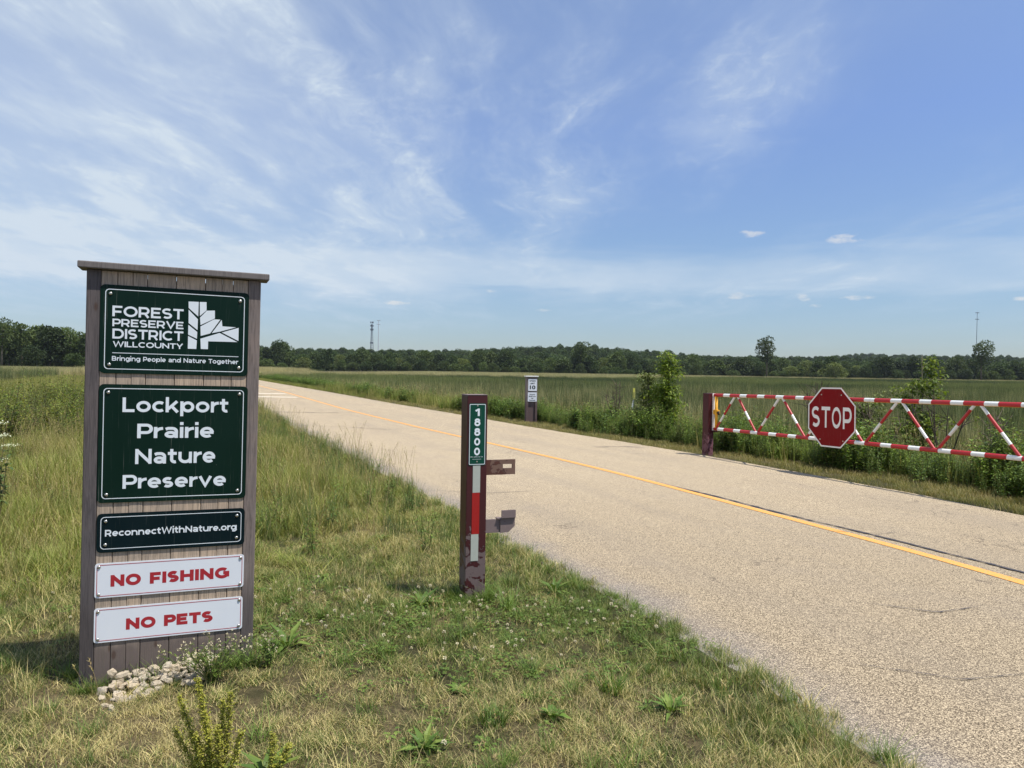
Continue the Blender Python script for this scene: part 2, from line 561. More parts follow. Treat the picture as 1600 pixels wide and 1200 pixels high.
def signpaint(name, col, col2=None, rough=0.38):
    """printed aluminium panel with faint streaks and specks of dirt"""
    m, t, out = new_mat(name)
    g = t.node('ShaderNodeTexCoord').outputs['Object']
    big_ = t.noise(t.mapping(g, (1, 1, 0.4)), 5, 4, 0.6)
    c = t.mix(big_, col, col2 or tuple(x * 1.25 for x in col))
    v = t.noise(g, 190, 2, 0.5)
    sp_ = t.rng(v, 0.79, 0.83, 0, 0.5)
    c = t.mix(sp_, c, (0.5, 0.5, 0.45))
    st = t.noise(t.mapping(g, (60, 60, 1.2)), 2.4, 3, 0.6)
    c = t.mix(t.rng(st, 0.60, 0.8, 0, 0.20), c, (0.55, 0.55, 0.5))
    pbsdf(t, out, c, t.rng(big_, 0.3, 0.7, rough * 0.8, rough * 1.3), 0, spec=0.16)
    return m


M['green'] = signpaint('dark_green_panel', (0.0015, 0.0135, 0.0085), (0.0025, 0.018, 0.011))
M['navy'] = signpaint('blue_green_panel', (0.0012, 0.008, 0.0115), (0.0025, 0.012, 0.014))
M['print_white'] = paint('white_print', (0.70, 0.75, 0.78), 0.45, var=0.03, scale=9)
M['panel_white'] = signpaint('white_panel', (0.66, 0.69, 0.73), (0.72, 0.745, 0.78), 0.4)
M['panel_rim'] = paint('white_panel_rim', (0.74, 0.75, 0.75), 0.45, var=0.02)
M['print_red'] = paint('red_print', (0.36, 0.018, 0.028), 0.45, var=0.06, scale=12)
M['steel'] = paint('screw_steel', (0.55, 0.54, 0.5), 0.3, 0.9)
M['house_green'] = signpaint('house_number_green', (0.004, 0.052, 0.032), (0.006, 0.062, 0.04))
M['reflect_white'] = paint('reflective_white', (0.40, 0.42, 0.37), 0.4, var=0.1, scale=60)
M['reflect_red'] = paint('reflective_red', (0.33, 0.008, 0.008), 0.35, var=0.12, scale=60)
M['stop_red'] = signpaint('stop_red', (0.185, 0.001, 0.003), (0.215, 0.0015, 0.004), 0.5)
M['stop_white'] = paint('stop_white', (0.80, 0.78, 0.76), 0.45, var=0.04, scale=6)
M['tape_red'] = paint('tape_red', (0.42, 0.016, 0.02), 0.4, var=0.12, scale=12, dirt=0.15)
M['tape_white'] = paint('tape_white', (0.80, 0.80, 0.78), 0.4, var=0.04, scale=12, dirt=0.25)
M['gate_yellow'] = paint('gate_yellow_paint', (0.80, 0.40, 0.025), 0.45, var=0.1, scale=15, dirt=0.3)
M['bolt'] = paint('dark_bolt', (0.05, 0.045, 0.045), 0.5, 0.6)
M['black_print'] = paint('black_print', (0.02, 0.03, 0.035), 0.5)
M['grey_marker'] = paint('grey_marker', (0.12, 0.12, 0.1), 0.6)
M['tower_grey'] = paint('tower_grey', (0.13, 0.15, 0.18), 0.7)
M['tower_white'] = paint('tower_white', (0.55, 0.58, 0.6), 0.7)
M['flag_yellow'] = paint('flag_yellow', (0.72, 0.66, 0.12), 0.5)
M['flag_white'] = paint('flag_white', (0.8, 0.8, 0.8), 0.5)
M['far_white'] = paint('far_white', (0.7, 0.7, 0.68), 0.6)


def peeled(name, low_only=True, base=(0.046, 0.009, 0.011), under=(0.12, 0.085, 0.082), amount=0.5):
    m, t, out = new_mat(name)
    p = t.node('ShaderNodeTexCoord').outputs['Object']
    sep = t.node('ShaderNodeSeparateXYZ')
    t.l.new(p, sep.inputs[0])
    n = t.noise(p, 11, 7, 0.62, 0.8)
    n2 = t.noise(p, 45, 4, 0.6)
    if low_only:
        thr = t.rng(sep.outputs[2], 0.10, 0.75, 0.45, 0.70)
    else:
        thr = 1 - amount
    pe = t.math('SUBTRACT', n, thr)
    k = t.rng(pe, 0.0, 0.012)
    rim = t.math('MULTIPLY', t.rng(pe, -0.02, 0.0), t.math('SUBTRACT', 1.0, k))
    cb_ = t.mix(n2, base, tuple(x * 1.35 for x in base))
    c = t.mix(k, cb_, t.mix(n2, under, tuple(x * 1.25 for x in under)))
    c = t.mix(t.math('MULTIPLY', rim, 0.6), c, (0.02, 0.008, 0.01))
    ch = t.rng(t.noise(p, 70, 2, 0.5), 0.73, 0.77, 0, 0.8)
    c = t.mix(ch, c, (0.32, 0.24, 0.22))
    pbsdf(t, out, c, t.mix(k, (0.42,) * 3, (0.75,) * 3), 0, t.math('SUBTRACT', n2, t.math('MULTIPLY', k, 1.5)), 0.3, 0.002, spec=0.35)
    return m


M['maroon'] = peeled('peeling_maroon_paint')
M['bracket'] = peeled('peeling_bracket_paint', False, under=(0.16, 0.12, 0.115), amount=0.68)
M['rusty'] = peeled('rusty_latch_paint', False, base=(0.075, 0.028, 0.02), under=(0.14, 0.082, 0.06), amount=0.5)
M['gate_maroon'] = peeled('maroon_gate_post', base=(0.052, 0.009, 0.012), under=(0.14, 0.06, 0.07))


# dryness of the sward at a place, shared by soil and blades
def dry_group():
    g = bpy.data.node_groups.new('dryness', 'ShaderNodeTree')
    g.interface.new_socket('Value', in_out='OUTPUT', socket_type='NodeSocketFloat')
    t = NT(g)
    o = t.node('NodeGroupOutput')
    p = t.node('ShaderNodeNewGeometry').outputs['Position']
    fl = t.mapping(p, (1, 1, 0))
    a = t.noise(fl, 0.75, 3, 0.55)
    b = t.noise(fl, 2.6, 4, 0.6)
    s = t.math('ADD', t.math('MULTIPLY', a, 0.6), t.math('MULTIPLY', b, 0.4))
    sy = t.node('ShaderNodeSeparateXYZ')
    t.l.new(p, sy.inputs[0])
    s = t.math('ADD', s, t.rng(sy.outputs[1], 4.3, 2.8, 0.0, 0.06))
    gx_ = t.math('MULTIPLY', t.math('ADD', sy.outputs[0], 0.2), 0.55)
    gy_ = t.math('MULTIPLY', t.math('SUBTRACT', sy.outputs[1], 4.85), 1.5)
    gg = t.math('POWER', 2.718, t.math('MULTIPLY', t.math('ADD', t.math('MULTIPLY', gx_, gx_), t.math('MULTIPLY', gy_, gy_)), -1.0))
    s = t.math('SUBTRACT', s, t.math('MULTIPLY', gg, 0.09))
    e_ = t.math('SUBTRACT', sy.outputs[0], t.math('SUBTRACT', 2.75, t.math('MULTIPLY', sy.outputs[1], 0.41)))
    s = t.math('SUBTRACT', s, t.rng(e_, -0.8, -0.1, 0.0, 0.05))
    t.l.new(s, o.inputs[0])
    return g


DRY = dry_group()


def plant_mat(name, cols, straw=None, dry=(0.50, 0.60), dry_amt=1.0, trans=0.22, rough=0.55, rvar=1.0, spot=None, vary=0.4, mixb=0.30):
    """leaf material: hue varies by blade ('r'), by instance and by place"""
    m, t, out = new_mat(name)
    at = t.node('ShaderNodeAttribute', attribute_name='r')
    inf = t.node('ShaderNodeObjectInfo')
    gd = t.node('ShaderNodeGroup', node_tree=DRY)
    r = at.outputs['Fac']
    mixf = t.math('FRACT', t.math('ADD', t.math('MULTIPLY', r, rvar), t.math('MULTIPLY', inf.outputs['Random'], 0.6)))
    c = t.mix(t.rng(mixf, 0.0, 0.5), cols[0], cols[1])
    c = t.mix(t.rng(mixf, 0.5, 1.0), c, cols[2])
    if straw:
        k = t.math('ADD', gd.outputs[0], t.math('MULTIPLY', t.math('SUBTRACT', r, 0.5), mixb))
        k = t.math('ADD', k, t.math('MULTIPLY', t.math('SUBTRACT', inf.outputs['Random'], 0.5), 0.06))
        k = t.rng(k, dry[0], dry[1], 0.0, dry_amt)
        st = t.mix(mixf, straw, tuple(x * 0.62 for x in straw))
        c = t.mix(k, c, st)
    if spot:
        p = t.node('ShaderNodeNewGeometry').outputs['Position']
        n = t.noise(t.mapping(p, (1, 1, 0)), spot[1], 3, 0.6)
        c = t.mix(t.rng(n, spot[2], spot[3], 0, spot[4] if len(spot) > 4 else 1.0), c, spot[0])
    c = t.mix(1.0, c, (1.04, 1.02, 0.80), 'MULTIPLY')
    bv = t.math('FRACT', t.math('MULTIPLY', inf.outputs['Random'], 7.13))
    bv = t.math('MULTIPLY_ADD', bv, vary, 1.0 - vary * 0.5)
    cbv = t.node('ShaderNodeCombineXYZ')
    for q_ in range(3):
        t.l.new(bv, cbv.inputs[q_])
    c = t.mix(1.0, c, cbv.outputs[0], 'MULTIPLY')
    b = t.node('ShaderNodeBsdfPrincipled')
    t.l.new(c, b.inputs['Base Color'])
    b.inputs['Roughness'].default_value = rough
    b.inputs['Specular IOR Level'].default_value = 0.3
    tr = t.node('ShaderNodeBsdfTranslucent')
    t.l.new(t.mix(1.0, c, (1.3, 1.3, 0.6), 'MULTIPLY'), tr.inputs[0])
    ms = t.node('ShaderNodeMixShader')
    ms.inputs[0].default_value = trans
    t.l.new(b.outputs[0], ms.inputs[1])
    t.l.new(tr.outputs[0], ms.inputs[2])
    t.l.new(ms.outputs[0], out.inputs[0])
    return m


STRAW = (0.64, 0.54, 0.31)
M['lawn'] = plant_mat('lawn_blade', [(0.055, 0.095, 0.02), (0.10, 0.15, 0.03), (0.17, 0.20, 0.05)], STRAW, (0.435, 0.585), 0.95, mixb=0.42, vary=0.7)
M['lawn_green'] = plant_mat('green_tuft_blade', [(0.07, 0.13, 0.028), (0.11, 0.18, 0.038), (0.18, 0.24, 0.06)])
M['verge'] = plant_mat('verge_blade', [(0.10, 0.125, 0.035), (0.16, 0.17, 0.05), (0.24, 0.215, 0.08)], (0.42, 0.34, 0.18), (0.34, 0.54), 0.85)
M['tall'] = plant_mat('tall_grass_blade', [(0.12, 0.165, 0.035), (0.175, 0.22, 0.045), (0.26, 0.28, 0.08)], (0.46, 0.38, 0.19), (0.455, 0.63), 0.85, spot=((0.25, 0.19, 0.11), 0.8, 0.52, 0.7, 0.5), vary=0.75)
M['tall_dark'] = plant_mat('bluegreen_grass_blade', [(0.06, 0.105, 0.04), (0.09, 0.14, 0.05), (0.14, 0.18, 0.07)])
M['seed'] = plant_mat('seed_stalk', [(0.36, 0.32, 0.15), (0.42, 0.36, 0.2), (0.30, 0.22, 0.14)], trans=0.2)
M['weed'] = plant_mat('weed_leaf', [(0.06, 0.12, 0.028), (0.10, 0.17, 0.035), (0.17, 0.24, 0.055)], spot=((0.16, 0.20, 0.045), 0.22, 0.55, 0.7, 0.5))
M['brush'] = plant_mat('brush_leaf', [(0.04, 0.085, 0.02), (0.10, 0.17, 0.035), (0.22, 0.30, 0.065)], vary=0.8, trans=0.28, spot=((0.22, 0.27, 0.06), 0.5, 0.52, 0.7, 0.55))
M['thicket'] = plant_mat('thicket_leaf', [(0.10, 0.15, 0.03), (0.17, 0.21, 0.035), (0.08, 0.13, 0.03)], spot=((0.26, 0.21, 0.04), 0.6, 0.52, 0.7, 0.6), vary=0.9)
M['reed'] = plant_mat('reed_blade', [(0.045, 0.078, 0.038), (0.10, 0.135, 0.055), (0.29, 0.28, 0.15)], spot=((0.30, 0.27, 0.16), 0.09, 0.5, 0.7, 0.65), trans=0.2, vary=0.9)
M['reed_far'] = plant_mat('far_reed_blade', [(0.09, 0.125, 0.05), (0.155, 0.19, 0.07), (0.29, 0.28, 0.13)], spot=((0.05, 0.075, 0.038), 0.010, 0.47, 0.58, 0.85), trans=0.2)
M['reed_pale'] = plant_mat('pale_reed_blade', [(0.56, 0.49, 0.32), (0.46, 0.41, 0.26), (0.30, 0.29, 0.16)], trans=0.2, vary=0.6)
M['stem'] = plant_mat('stem_green', [(0.12, 0.14, 0.05), (0.15, 0.16, 0.06), (0.2, 0.17, 0.09)], trans=0.0)
M['dock'] = plant_mat('dock_fruit', [(0.26, 0.29, 0.055), (0.42, 0.42, 0.08), (0.22, 0.19, 0.06)], trans=0.3)
M['clover'] = plant_mat('clover_head', [(0.55, 0.5, 0.42), (0.6, 0.56, 0.5), (0.42, 0.34, 0.26)], trans=0.1)
M['white_flower'] = plant_mat('white_flower', [(0.7, 0.72, 0.7), (0.65, 0.68, 0.66), (0.6, 0.63, 0.55)], trans=0.2)
M['bark'] = plant_mat('bark', [(0.09, 0.075, 0.06), (0.12, 0.10, 0.08), (0.16, 0.14, 0.12)], trans=0.0, rough=0.9)
M['dead'] = plant_mat('dead_twig', [(0.085, 0.065, 0.06), (0.11, 0.085, 0.075), (0.14, 0.11, 0.1)], trans=0.0, rough=0.9)
M['tree_dark'] = plant_mat('dark_tree_leaf', [(0.028, 0.052, 0.018), (0.045, 0.075, 0.024), (0.07, 0.105, 0.032)], trans=0.2, rvar=1, vary=0.7)
M['tree_mid'] = plant_mat('mid_tree_leaf', [(0.045, 0.075, 0.024), (0.065, 0.10, 0.03), (0.10, 0.135, 0.04)], trans=0.2, vary=0.6)
M['tree_pale'] = plant_mat('pale_tree_leaf', [(0.09, 0.12, 0.04), (0.12, 0.155, 0.045), (0.15, 0.18, 0.06)], trans=0.2)
M['sapling'] = plant_mat('sapling_leaf', [(0.085, 0.14, 0.03), (0.14, 0.20, 0.04), (0.22, 0.27, 0.06)], trans=0.4)

# ground
m, t, out = new_mat('soil_and_thatch')
p = t.node('ShaderNodeNewGeometry').outputs['Position']
gd = t.node('ShaderNodeGroup', node_tree=DRY)
n1 = t.noise(p, 45, 6, 0.7)
n2 = t.noise(p, 8, 4, 0.6)
c = t.mix(t.rng(n1, 0.3, 0.7), (0.055, 0.042, 0.025), (0.20, 0.155, 0.08))
c = t.mix(t.rng(t.math('ADD', gd.outputs[0], t.math('MULTIPLY', t.math('SUBTRACT', n2, 0.5), 0.25)), 0.42, 0.6, 1.0, 0.15), c, (0.05, 0.047, 0.022))
pbsdf(t, out, c, 0.95, 0, n1, 0.8, 0.02, spec=0.1)
M['ground'] = m

# road: chip seal. UV.x = metres across from the near edge, UV.y = metres along
m, t, out = new_mat('chip_seal')
uv = t.node('ShaderNodeUVMap', uv_map='UVMap').outputs[0]
sepu = t.node('ShaderNodeSeparateXYZ')
t.l.new(uv, sepu.inputs[0])
U, V = sepu.outputs[0], sepu.outputs[1]
pos = t.node('ShaderNodeNewGeometry').outputs['Position']
vor = t.node('ShaderNodeTexVoronoi')
t.l.new(pos, vor.inputs['Vector'])
vor.inputs['Scale'].default_value = 215
grit = t.node('ShaderNodeSeparateColor')
t.l.new(vor.outputs['Color'], grit.inputs[0])
gr = grit.outputs[0]
nf = t.noise(pos, 160, 3, 0.6)
nb = t.noise(t.mapping(uv, (1.6, 0.35, 1)), 1.0, 5, 0.6, 0.4)
nc = t.noise(pos, 0.9, 6, 0.65)
lanes = t.noise(t.mapping(uv, (1.5, 0.03, 1)), 1.0, 3, 0.5)
c = t.mix(t.rng(gr, 0.12, 0.92), (0.13, 0.10, 0.065), (0.69, 0.56, 0.375))
c = t.mix(t.rng(nf, 0.5, 0.68, 0, 0.6), c, (0.13, 0.10, 0.075))
c = t.mix(t.rng(t.math('ADD', t.math('MULTIPLY', nb, 0.5), t.math('MULTIPLY', lanes, 0.5)), 0.42, 0.66, 0.0, 0.42), c, (0.27, 0.225, 0.17))
c = t.mix(t.rng(nc, 0.5, 0.75, 0.0, 0.30), c, (0.24, 0.20, 0.165))
near = t.math('MULTIPLY', t.rng(t.math('ADD', V, t.math('MULTIPLY', nc, 4.0)), 2.5, 17.0, 1.0, 0.0), 0.80)  # shade of the pits between chips, painted into the colour close to the camera
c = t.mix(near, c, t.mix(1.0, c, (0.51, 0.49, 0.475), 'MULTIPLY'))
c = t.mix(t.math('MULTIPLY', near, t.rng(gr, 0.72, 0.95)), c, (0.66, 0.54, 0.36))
edge = t.math('MINIMUM', U, t.math('SUBTRACT', 6.3, U))
ed = t.math('ADD', U, t.math('MULTIPLY', t.math('SUBTRACT', nc, 0.5), 1.1))
c = t.mix(t.rng(ed, 0.62, 0.05, 0.0, 0.72), c, t.mix(t.rng(gr, 0.5, 0.95), (0.13, 0.118, 0.115), (0.40, 0.35, 0.29)))
c = t.mix(t.rng(t.math('ADD', U, t.math('MULTIPLY', t.math('SUBTRACT', nf, 0.5), 0.2)), 0.16, 0.04, 0.0, 0.6), c, (0.33, 0.295, 0.25))
# fine cracks
cv = t.node('ShaderNodeTexVoronoi', feature='DISTANCE_TO_EDGE')
wv = t.node('ShaderNodeTexNoise')
t.l.new(pos, wv.inputs['Vector'])
wv.inputs['Scale'].default_value = 2.2
wv.inputs['Detail'].default_value = 6
cp = t.vmath('ADD', t.mapping(pos, (0.5, 0.5, 0.5)), t.vmath('SCALE', wv.outputs['Color'], scale=0.45))
t.l.new(cp, cv.inputs['Vector'])
cv.inputs['Scale'].default_value = 0.8
ck = t.math('MULTIPLY', t.rng(cv.outputs['Distance'], 0.0045, 0.001), t.rng(nb, 0.48, 0.58))
c = t.mix(t.math('MULTIPLY', ck, 0.5), c, (0.07, 0.055, 0.045))
hh = t.math('ADD', t.math('MULTIPLY', gr, 0.5), nf)
pbsdf(t, out, c, 0.9, 0, hh, 0.35, 0.003, spec=0.2)
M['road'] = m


def marking(name, col, wear, thr):
    m, t, out = new_mat(name)
    pos = t.node('ShaderNodeNewGeometry').outputs['Position']
    a = t.noise(pos, 60, 5, 0.7)
    v = t.node('ShaderNodeTexVoronoi')
    t.l.new(pos, v.inputs['Vector'])
    v.inputs['Scale'].default_value = 105
    s = t.node('ShaderNodeSeparateColor')
    t.l.new(v.outputs['Color'], s.inputs[0])
    c = t.mix(s.outputs[0], tuple(x * 0.85 for x in col), tuple(min(1, x * 1.1) for x in col))
    c = t.mix(t.rng(a, thr, thr + 0.1, 0, wear), c, (0.40, 0.31, 0.2))
    pbsdf(t, out, c, 0.8, 0, a, 0.4, 0.005)
    return m


M['yellow_line'] = marking('yellow_line_paint', (0.76, 0.335, 0.06), 0.7, 0.51)
M['white_line'] = marking('white_line_paint', (0.78, 0.71, 0.58), 0.8, 0.48)
M['crack'] = paint('tar_crack', (0.055, 0.05, 0.055), 0.85, var=0.3)
M['rock'] = None
m, t, out = new_mat('limestone_rubble')
p = t.node('ShaderNodeTexCoord').outputs['Object']
inf = t.node('ShaderNodeObjectInfo').outputs['Random']
n = t.noise(p, 16, 7, 0.65)
c = t.mix(inf, (0.84, 0.67, 0.42), (0.78, 0.70, 0.56))
c = t.mix(t.rng(n, 0.35, 0.75), tuple(x * 0.6 for x in (0.5, 0.42, 0.32)), c)
pbsdf(t, out, c, 0.9, 0, n, 0.5, 0.01)
M['rock'] = m


# ---------------------------------------------------------------- road line and terrain
def curve(tab):
    a = np.array(tab, float)
    ys = np.arange(-25, 175, 0.25)
    xs = np.interp(ys, a[:, 0], a[:, 1])
    k = np.hanning(15)
    k /= k.sum()
    pad = np.concatenate([np.full(7, xs[0]), xs, np.full(7, xs[-1])])
    sm = np.convolve(pad, k, 'valid')
    return lambda y: np.interp(y, ys, sm)


XL = curve([(-25, 6.2), (-5, 3.1), (0, 2.12), (3, 1.54), (3.72, 1.33), (4.88, .88), (5.57, .55), (6.8, -.05), (9.2, -1.1), (11.64, -2.15), (16, -4.2),
            (27.7, -9.4), (45, -17.2), (80, -32.6), (160, -68), (175, -74.6)])
XR = curve([(-25, 16.6), (-5, 10.2), (3, 7.75), (8.65, 6.01), (9.94, 5.56), (11.7, 4.95), (14.44, 3.85), (17.04, 2.6), (20.9, .68), (27.4, -2.28),
            (35.6, -6.1), (48.4, -11.8), (81.3, -26.9), (160, -62.4), (175, -69)])
XC = curve([(-25, 11.6), (-5, 6.9), (0, 5.5), (5.79, 4.04), (6.93, 3.64), (8.57, 2.97), (11.09, 1.97), (13, 1.12), (15.6, -.15), (20.5, -2.6),
            (28.5, -6.35), (49.5, -15.4), (80, -29.3), (160, -64.8), (175, -71.4)])


def ss(x, a, b):
    t_ = np.clip((x - a) / (b - a), 0, 1)
    return t_ * t_ * (3 - 2 * t_)


def sR(x, y):
    return (x - XR(np.minimum(y, 175))) * 0.91


def sL(x, y):
    return (XL(np.minimum(y, 175)) - x) * 0.91


def gz(x, y):
    x = np.asarray(x, float)
    y = np.asarray(y, float)
    r = sR(x, y)
    l = sL(x, y)
    z = -0.03 - 0.05 * ss(r, 0.3, 1.5) - 1.12 * ss(r, 1.6, 7.5)
    z = z - 0.95 * ss(l, 13, 26) + 0.022 * ss(l, -0.06, 0.03)
    bump = 0.018 * np.sin(x * 1.9 + 0.7 * y) * np.cos(y * 1.3 - 0.5 * x) + 0.012 * np.sin(x * 4.3 + 1) * np.sin(y * 3.9)
    z = z + (bump - 0.01) * (ss(r, 0.1, 0.8) + ss(l, 0.1, 0.8))
    z = z + (10.0 + 4.0 * np.sin(x / 95 + 1) + 2.5 * np.sin(x / 41)) * ss(y, 480, 760) + 14.0 * ss(y, 760, 1400)
    return z


nx, ny = 300, 300
u = np.linspace(-1, 1, nx)
xs = np.sinh(u * 5.6) / np.sinh(5.6) * 1500
v = np.linspace(0, 1, ny)
ysg = -12 + np.sinh(v * 5.2) / np.sinh(5.2) * 2000
GX, GY = np.meshgrid(xs, ysg)
GZ = gz(GX, GY)
vs = np.stack([GX, GY, GZ], -1).reshape(-1, 3)
idx = np.arange(nx * ny).reshape(ny, nx)
fs = np.stack([idx[:-1, :-1], idx[:-1, 1:], idx[1:, 1:], idx[1:, :-1]], -1).reshape(-1, 4)


def npmesh(name, vs, fs, mat, smooth=True):
    me = bpy.data.meshes.new(name)
    me.vertices.add(len(vs))
    me.vertices.foreach_set('co', np.ascontiguousarray(vs, np.float32).ravel())
    k = fs.shape[1]
    me.loops.add(fs.size)
    me.loops.foreach_set('vertex_index', np.ascontiguousarray(fs, np.int32).ravel())
    me.polygons.add(len(fs))
    me.polygons.foreach_set('loop_start', np.arange(0, fs.size, k, dtype=np.int32))
    me.polygons.foreach_set('loop_total', np.full(len(fs), k, np.int32))
    me.polygons.foreach_set('use_smooth', np.full(len(fs), smooth))
    me.materials.append(mat)
    me.update(calc_edges=True)
    return me


g = link(bpy.data.objects.new('ground', npmesh('ground', vs, fs, M['ground'])))
tag(g, kind='structure')


def ribbon(name, xa, xb, ys, z, mat, skirt=0.0, uvs=False):
    """strip between two curves; xa/xb arrays"""
    n = len(ys)
    rows = []
    cols = 8 if uvs else 1
    vs = []
    for i in range(n):
        for k in range(cols + 1):
            f = k / cols
            vs.append((xa[i] * (1 - f) + xb[i] * f, ys[i], z))
    fs = []
    w = cols + 1
    for i in range(n - 1):
        for k in range(cols):
            fs.append((i * w + k, i * w + k + 1, (i + 1) * w + k + 1, (i + 1) * w + k))
    if skirt:
        b = len(vs)
        for i in range(n):
            vs.append((xa[i] - 0.02, ys[i], z - skirt))
            vs.append((xb[i] + 0.02, ys[i], z - skirt))
        for i in range(n - 1):
            fs.append((b + 2 * i, i * w, (i + 1) * w, b + 2 * i + 2))
            fs.append((i * w + cols, b + 2 * i + 1, b + 2 * i + 3, (i + 1) * w + cols))
    me = bpy.data.meshes.new(name)
    me.from_pydata(vs, [], fs)
    me.materials.append(mat)
    if uvs:
        uv = me.uv_layers.new(name='UVMap')
        for lp in me.loops:
            x, y, _ = me.vertices[lp.vertex_index].co
            uv.data[lp.index].uv = ((x - float(XL(y))) * 0.91, y * 1.1)
    me.update()
    return link(bpy.data.objects.new(name, me))


ry = np.concatenate([np.arange(-12, 40, 0.25), np.arange(40, 171, 1.5)])
jit = np.interp(ry, np.arange(-12, 172, 0.4), rng.normal(0, 0.035, 460))
jit2 = np.interp(ry, np.arange(-12, 172, 0.4), rng.normal(0, 0.025, 460))
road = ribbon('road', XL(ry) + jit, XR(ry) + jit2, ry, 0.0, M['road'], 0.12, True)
tag(road, kind='structure')
yl = ribbon('yellow_centre_line', XC(ry) - 0.062, XC(ry) + 0.062, ry, 0.004, M['yellow_line'])
tag(yl, kind='structure')


def crackline(pts, w0, name='road_crack'):
    vs, fs = [], []
    pts = np.array(pts, float)
    d = np.r_[0, np.cumsum(np.hypot(*np.diff(pts, axis=0).T))]
    s = np.arange(0, d[-1], 0.06)
    X = np.interp(s, d, pts[:, 0])
    Y = np.interp(s, d, pts[:, 1])
    wob = np.cumsum(rng.normal(0, 0.004, len(s)))
    wob -= np.interp(s, [0, s[-1]], [wob[0], wob[-1]])
    tx, ty = np.gradient(X), np.gradient(Y)
    L_ = np.hypot(tx, ty)
    nx_, ny_ = -ty / L_, tx / L_
    for i in range(len(s)):
        w = w0 * (0.35 + 0.9 * random.random()) * min(1, 6 * i / len(s) + 0.1, 6 * (len(s) - i) / len(s))
        cx, cy = X[i] + nx_[i] * wob[i], Y[i] + ny_[i] * wob[i]
        vs += [(cx - nx_[i] * w, cy - ny_[i] * w, 0.0085), (cx + nx_[i] * w, cy + ny_[i] * w, 0.0085)]
    for i in range(len(s) - 1):
        fs.append((2 * i, 2 * i + 1, 2 * i + 3, 2 * i + 2))
    me = bpy.data.meshes.new(name)
    me.from_pydata(vs, [], fs)
    me.materials.append(M['crack'])
    o = link(bpy.data.objects.new(name, me))
    tag(o, kind='structure')
    return o


sy_ = np.concatenate([np.arange(-3, 14, 0.035), np.arange(14, 60, 0.25)])
rag = np.convolve(rng.normal(0, 1, len(sy_) + 6), np.ones(7) / 7, 'valid') * 0.055 + 0.03 * np.sin(sy_ * 2.3) + 0.02 * np.sin(sy_ * 7.1)
sv_v, sv_f = [], []
for k_, yv in enumerate(sy_):
    xe = float(XL(yv))
    sv_v += [(xe - 0.45, yv, -0.06), (xe - 0.10, yv, 0.006), (xe + 0.0 + 0.6 * rag[k_], yv, 0.006), (xe + 0.012 + 0.6 * rag[k_], yv, 0.001)]
    if k_:
        q_ = 4 * k_
        sv_f += [(q_ - 4 + j_, q_ - 3 + j_, q_ + 1 + j_, q_ + j_) for j_ in range(3)]
sv = link(bpy.data.objects.new('soil_verge', npmesh('soil_verge', np.array(sv_v), np.array(sv_f), M['ground'])))
tag(sv, kind='structure')
cy_ = np.arange(3.5, 11.5, 0.4)
crackline([(float(XC(y)) + np.interp(y, [3.5, 5.8, 7.2, 8.3, 8.8, 11.5], [.5, .30, .24, .15, .10, .085]), y) for y in cy_], 0.021)
crackline([(-9.2, 26.6), (-7.5, 26.2), (-5.6, 26.4)], 0.05)
crackline([(-6.0, 20.4), (-4.4, 20.0), (-2.9, 19.2)], 0.022)
crackline([(-1.2, 9.8), (-.3, 9.6), (.5, 9.9)], 0.006)
crackline([(1.7, 15.7), (2.4, 15.9), (2.9, 15.8)], 0.028)
crackline([(.2, 20.1), (.6, 20.4), (1.0, 20.2)], 0.012)
crackline([(2.5, 5.2), (2.9, 5.0), (3.3, 5.15)], 0.006)
crackline([(3.3, 7.6), (3.7, 7.45), (4.0, 7.6)], 0.005)
crackline([(1.9, 4.1), (2.4, 3.9), (2.9, 4.0)], 0.004)
# white bars painted across the near lane far down the road, and a stop bar beyond
for (y0, y1) in ((39.2, 39.9), (44, 44.8)):
    yy = np.linspace(y0, y1, 5)
    xa, xb = XL(yy) + 0.3, XC(yy) - 0.35
    o = ribbon('white_stop_bar', xa, xb, yy, 0.004, M['white_line'])
    tag(o, kind='structure')


# ---------------------------------------------------------------- plant sources for scattering (kept out of the scene)
def blade(mb, base, h, w, lean, az, curl=0.3, seg=2, r=None, mi=0):
    """one grass blade: a tapering ribbon that bends over"""
    ca, sa = math.cos(az), math.sin(az)
    tw = az + math.pi / 2 + random.uniform(-0.6, 0.6)
    wx, wy = math.cos(tw), math.sin(tw)
    vs = []
    for i in range(seg + 1):
        f = i / seg
        out_ = lean * f + curl * f * f
        z = h * (f - 0.25 * curl * f * f)
        ww = w * (1 - f * 0.92) * 0.5
        x, y = base[0] + ca * out_ * h, base[1] + sa * out_ * h
        if i < seg:
            vs += [(x - wx * ww, y - wy * ww, z), (x + wx * ww, y + wy * ww, z)]
        else:
            vs.append((x, y, z))
    fs = []
    for i in range(seg - 1):
        fs.append((2 * i, 2 * i + 1, 2 * i + 3, 2 * i + 2))
    fs.append((2 * seg - 2, 2 * seg - 1, 2 * seg))
    mb.add(vs, fs, mi, r if r is not None else random.random())


def tuft(n, rad, h0, h1, w, lean=0.3, curl=0.4, seg=2):
    mb = MB()
    for _ in range(n):
        a = random.uniform(0, 2 * math.pi)
        q = rad * math.sqrt(random.random())
        blade(mb, (q * math.cos(a), q * math.sin(a)), random.uniform(h0, h1), w * random.uniform(0.6, 1.3),
              random.uniform(0, lean), random.uniform(0, 6.28), random.uniform(0, curl), seg)
    return mb


